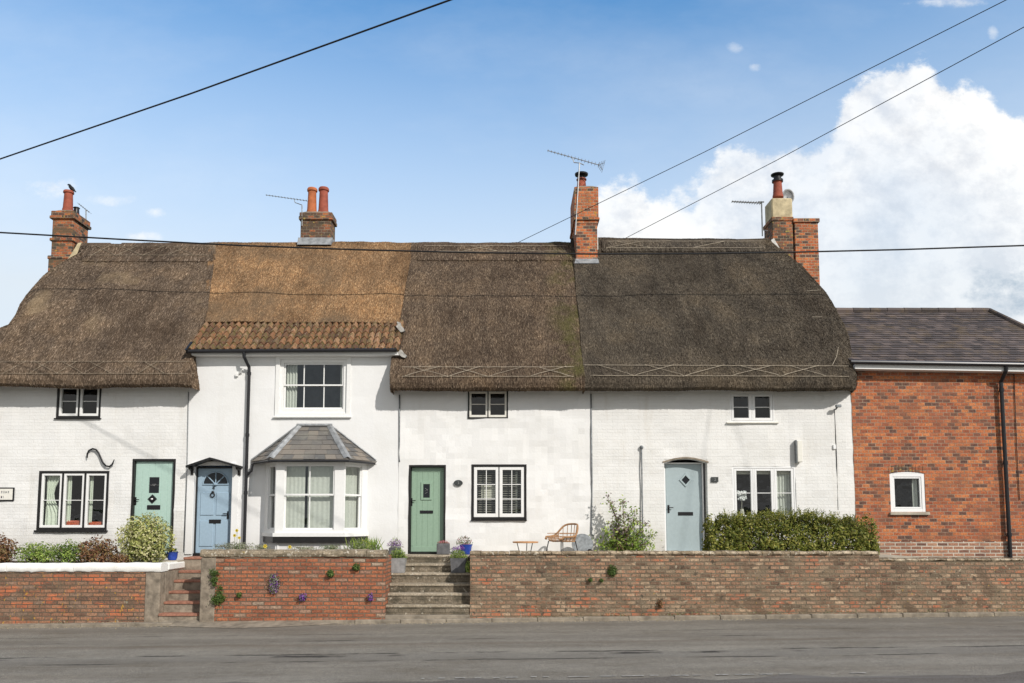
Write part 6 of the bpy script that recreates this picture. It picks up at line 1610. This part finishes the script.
# cloud top height as a function of bearing
def uvpx(px, py):
    d = ray(px, py); return d.x/d.y, d.z/d.y
pts = [(-900, 560), (-200, 380), (0, 330), (60, 300), (150, 262), (200, 282), (300, 310), (420, 320), (520, 275), (575, 236), (600, 190), (630, 178), (655, 198), (690, 190), (715, 158), (740, 146), (765, 156), (800, 150), (812, 150), (835, 128), (850, 88), (880, 62), (900, 56), (925, 62), (950, 84), (985, 100), (1024, 112), (1200, 90), (1800, 120)]
cv = t.n('ShaderNodeFloatCurve', {'Value': t.mr(u, -1.6, 1.6)}); c_ = cv.mapping.curves[0]
cp = sorted(((uvpx(a_, b_)[0]+1.6)/3.2, uvpx(a_, b_)[1]) for a_, b_ in pts); cp = [(x_, y_) for x_, y_ in cp if 0 < x_ < 1]
while len(c_.points) < len(cp): c_.points.new(.5, .5)
for i, (x_, y_) in enumerate(cp): c_.points[i].location = (x_, y_); c_.points[i].handle_type = 'AUTO'
cv.mapping.use_clip = False; cv.mapping.update()
n1 = t.noise(t.scalev(uv, (1, 1.15, 1)), 9., 12, .66); n2 = t.noise(uv, 3.2, 6, .6); n3 = t.noise(t.scalev(uv, (1, 1.2, 1), loc=(.03, -.03, 0)), 9., 12, .66)
edge = t.math('ADD', t.math('SUBTRACT', cv.outputs[0], v), t.math('MULTIPLY', t.math('SUBTRACT', n1, .5), .21))
cum = t.mr(edge, -.004, .026)
cum.node.interpolation_type = 'SMOOTHSTEP'
# thinner, broken parts low down
thin = t.mr(n2, .38, .56, .62, 1.)
cum = t.math('MULTIPLY', cum, thin, True)
cum = t.math('MULTIPLY', cum, t.mr(t.math('ADD', edge, t.math('MULTIPLY', t.math('SUBTRACT', n2, .5), .35)), .08, .22, 1., .62))
# small puffs
n4 = t.noise(t.scalev(uv, (1, 1.3, 1)), 26., 8, .65)
def puff(px, py, rx, ry, k):
    a_, b_ = uvpx(px, py); dx = t.math('DIVIDE', t.math('SUBTRACT', u, a_), rx/F); dy = t.math('DIVIDE', t.math('SUBTRACT', v, b_), ry/F)
    r2 = t.math('ADD', t.math('MULTIPLY', dx, dx), t.math('MULTIPLY', dy, dy)); e = t.math('SUBTRACT', 1., r2)
    f = t.mr(t.math('ADD', e, t.math('MULTIPLY', t.math('SUBTRACT', n4, .5), 4.5)), .0, 1.8, 0, k); f.node.interpolation_type = 'SMOOTHSTEP'; return f
m_ = cum
for a_ in ((52, 188, 30, 12, .6), (110, 200, 30, 6, .4), (156, 212, 14, 7, .75), (140, 237, 26, 7, .7), (950, 2, 50, 6, .6), (735, 48, 10, 6, .35), (755, 68, 8, 5, .5), (993, 34, 6, 9, .4), (700, 195, 30, 20, .8), (1000, 180, 60, 40, .5)):
    m_ = t.math('MAXIMUM', m_, puff(*a_))
# high thin haze
hz = t.mr(t.noise(t.scalev(uv, (1, 2.4, 1), loc=(4, 2, 0)), 2.2, 6, .6), .45, .8, 0, .16); m_ = t.math('ADD', m_, hz, True)
shade = t.math('ADD', t.math('MULTIPLY', t.math('SUBTRACT', n1, n3), 5.0), t.mr(n2, .3, .7, .25, .95), True)
deep = t.mr(edge, .0, .20, 1., .35)
sh = t.math('MULTIPLY', t.math('MAXIMUM', shade, 0.), 1.0, True)
# grey cloud low right
gl_ = puff(1020, 292, 60, 34, 1.)
CS = 1.0
ccol = t.ramp(t.math('ADD', t.math('MULTIPLY', sh, .55), t.math('MULTIPLY', deep, .45)), [(0., (3.1, 3.3, 3.6, 1)), (.4, (4.0, 4.1, 4.25, 1)), (.8, (4.95, 4.95, 4.9, 1))])
hz_ = t.mr(s[2], .25, .56, .95, .0); skyb = t.mix(1., sky.outputs[0], (.62,.98,1.12,1), 'MULTIPLY'); skyc = t.mix(hz_, skyb, (3.6, 3.95, 4.25, 1))
rear = t.math('MULTIPLY', t.mr(s[1], .0, -.15), t.mr(t.noise(dirv, 2.4, 6, .6), .36, .50, 0, .95))  # cloud added out of view behind the camera to neutralise the blue fill
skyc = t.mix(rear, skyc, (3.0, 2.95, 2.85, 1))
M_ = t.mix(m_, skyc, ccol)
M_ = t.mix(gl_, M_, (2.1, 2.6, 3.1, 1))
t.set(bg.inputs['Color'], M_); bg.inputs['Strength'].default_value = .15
WORLD = w

SC.view_settings.view_transform = 'Standard'; SC.view_settings.look = 'None'; SC.view_settings.exposure = .5; SC.view_settings.gamma = 1.
try: SC.view_settings.use_curve_mapping = False
except Exception: pass
SC.render.engine = 'CYCLES'; SC.cycles.use_denoising = True; SC.cycles.max_bounces = 8; SC.cycles.transparent_max_bounces = 12
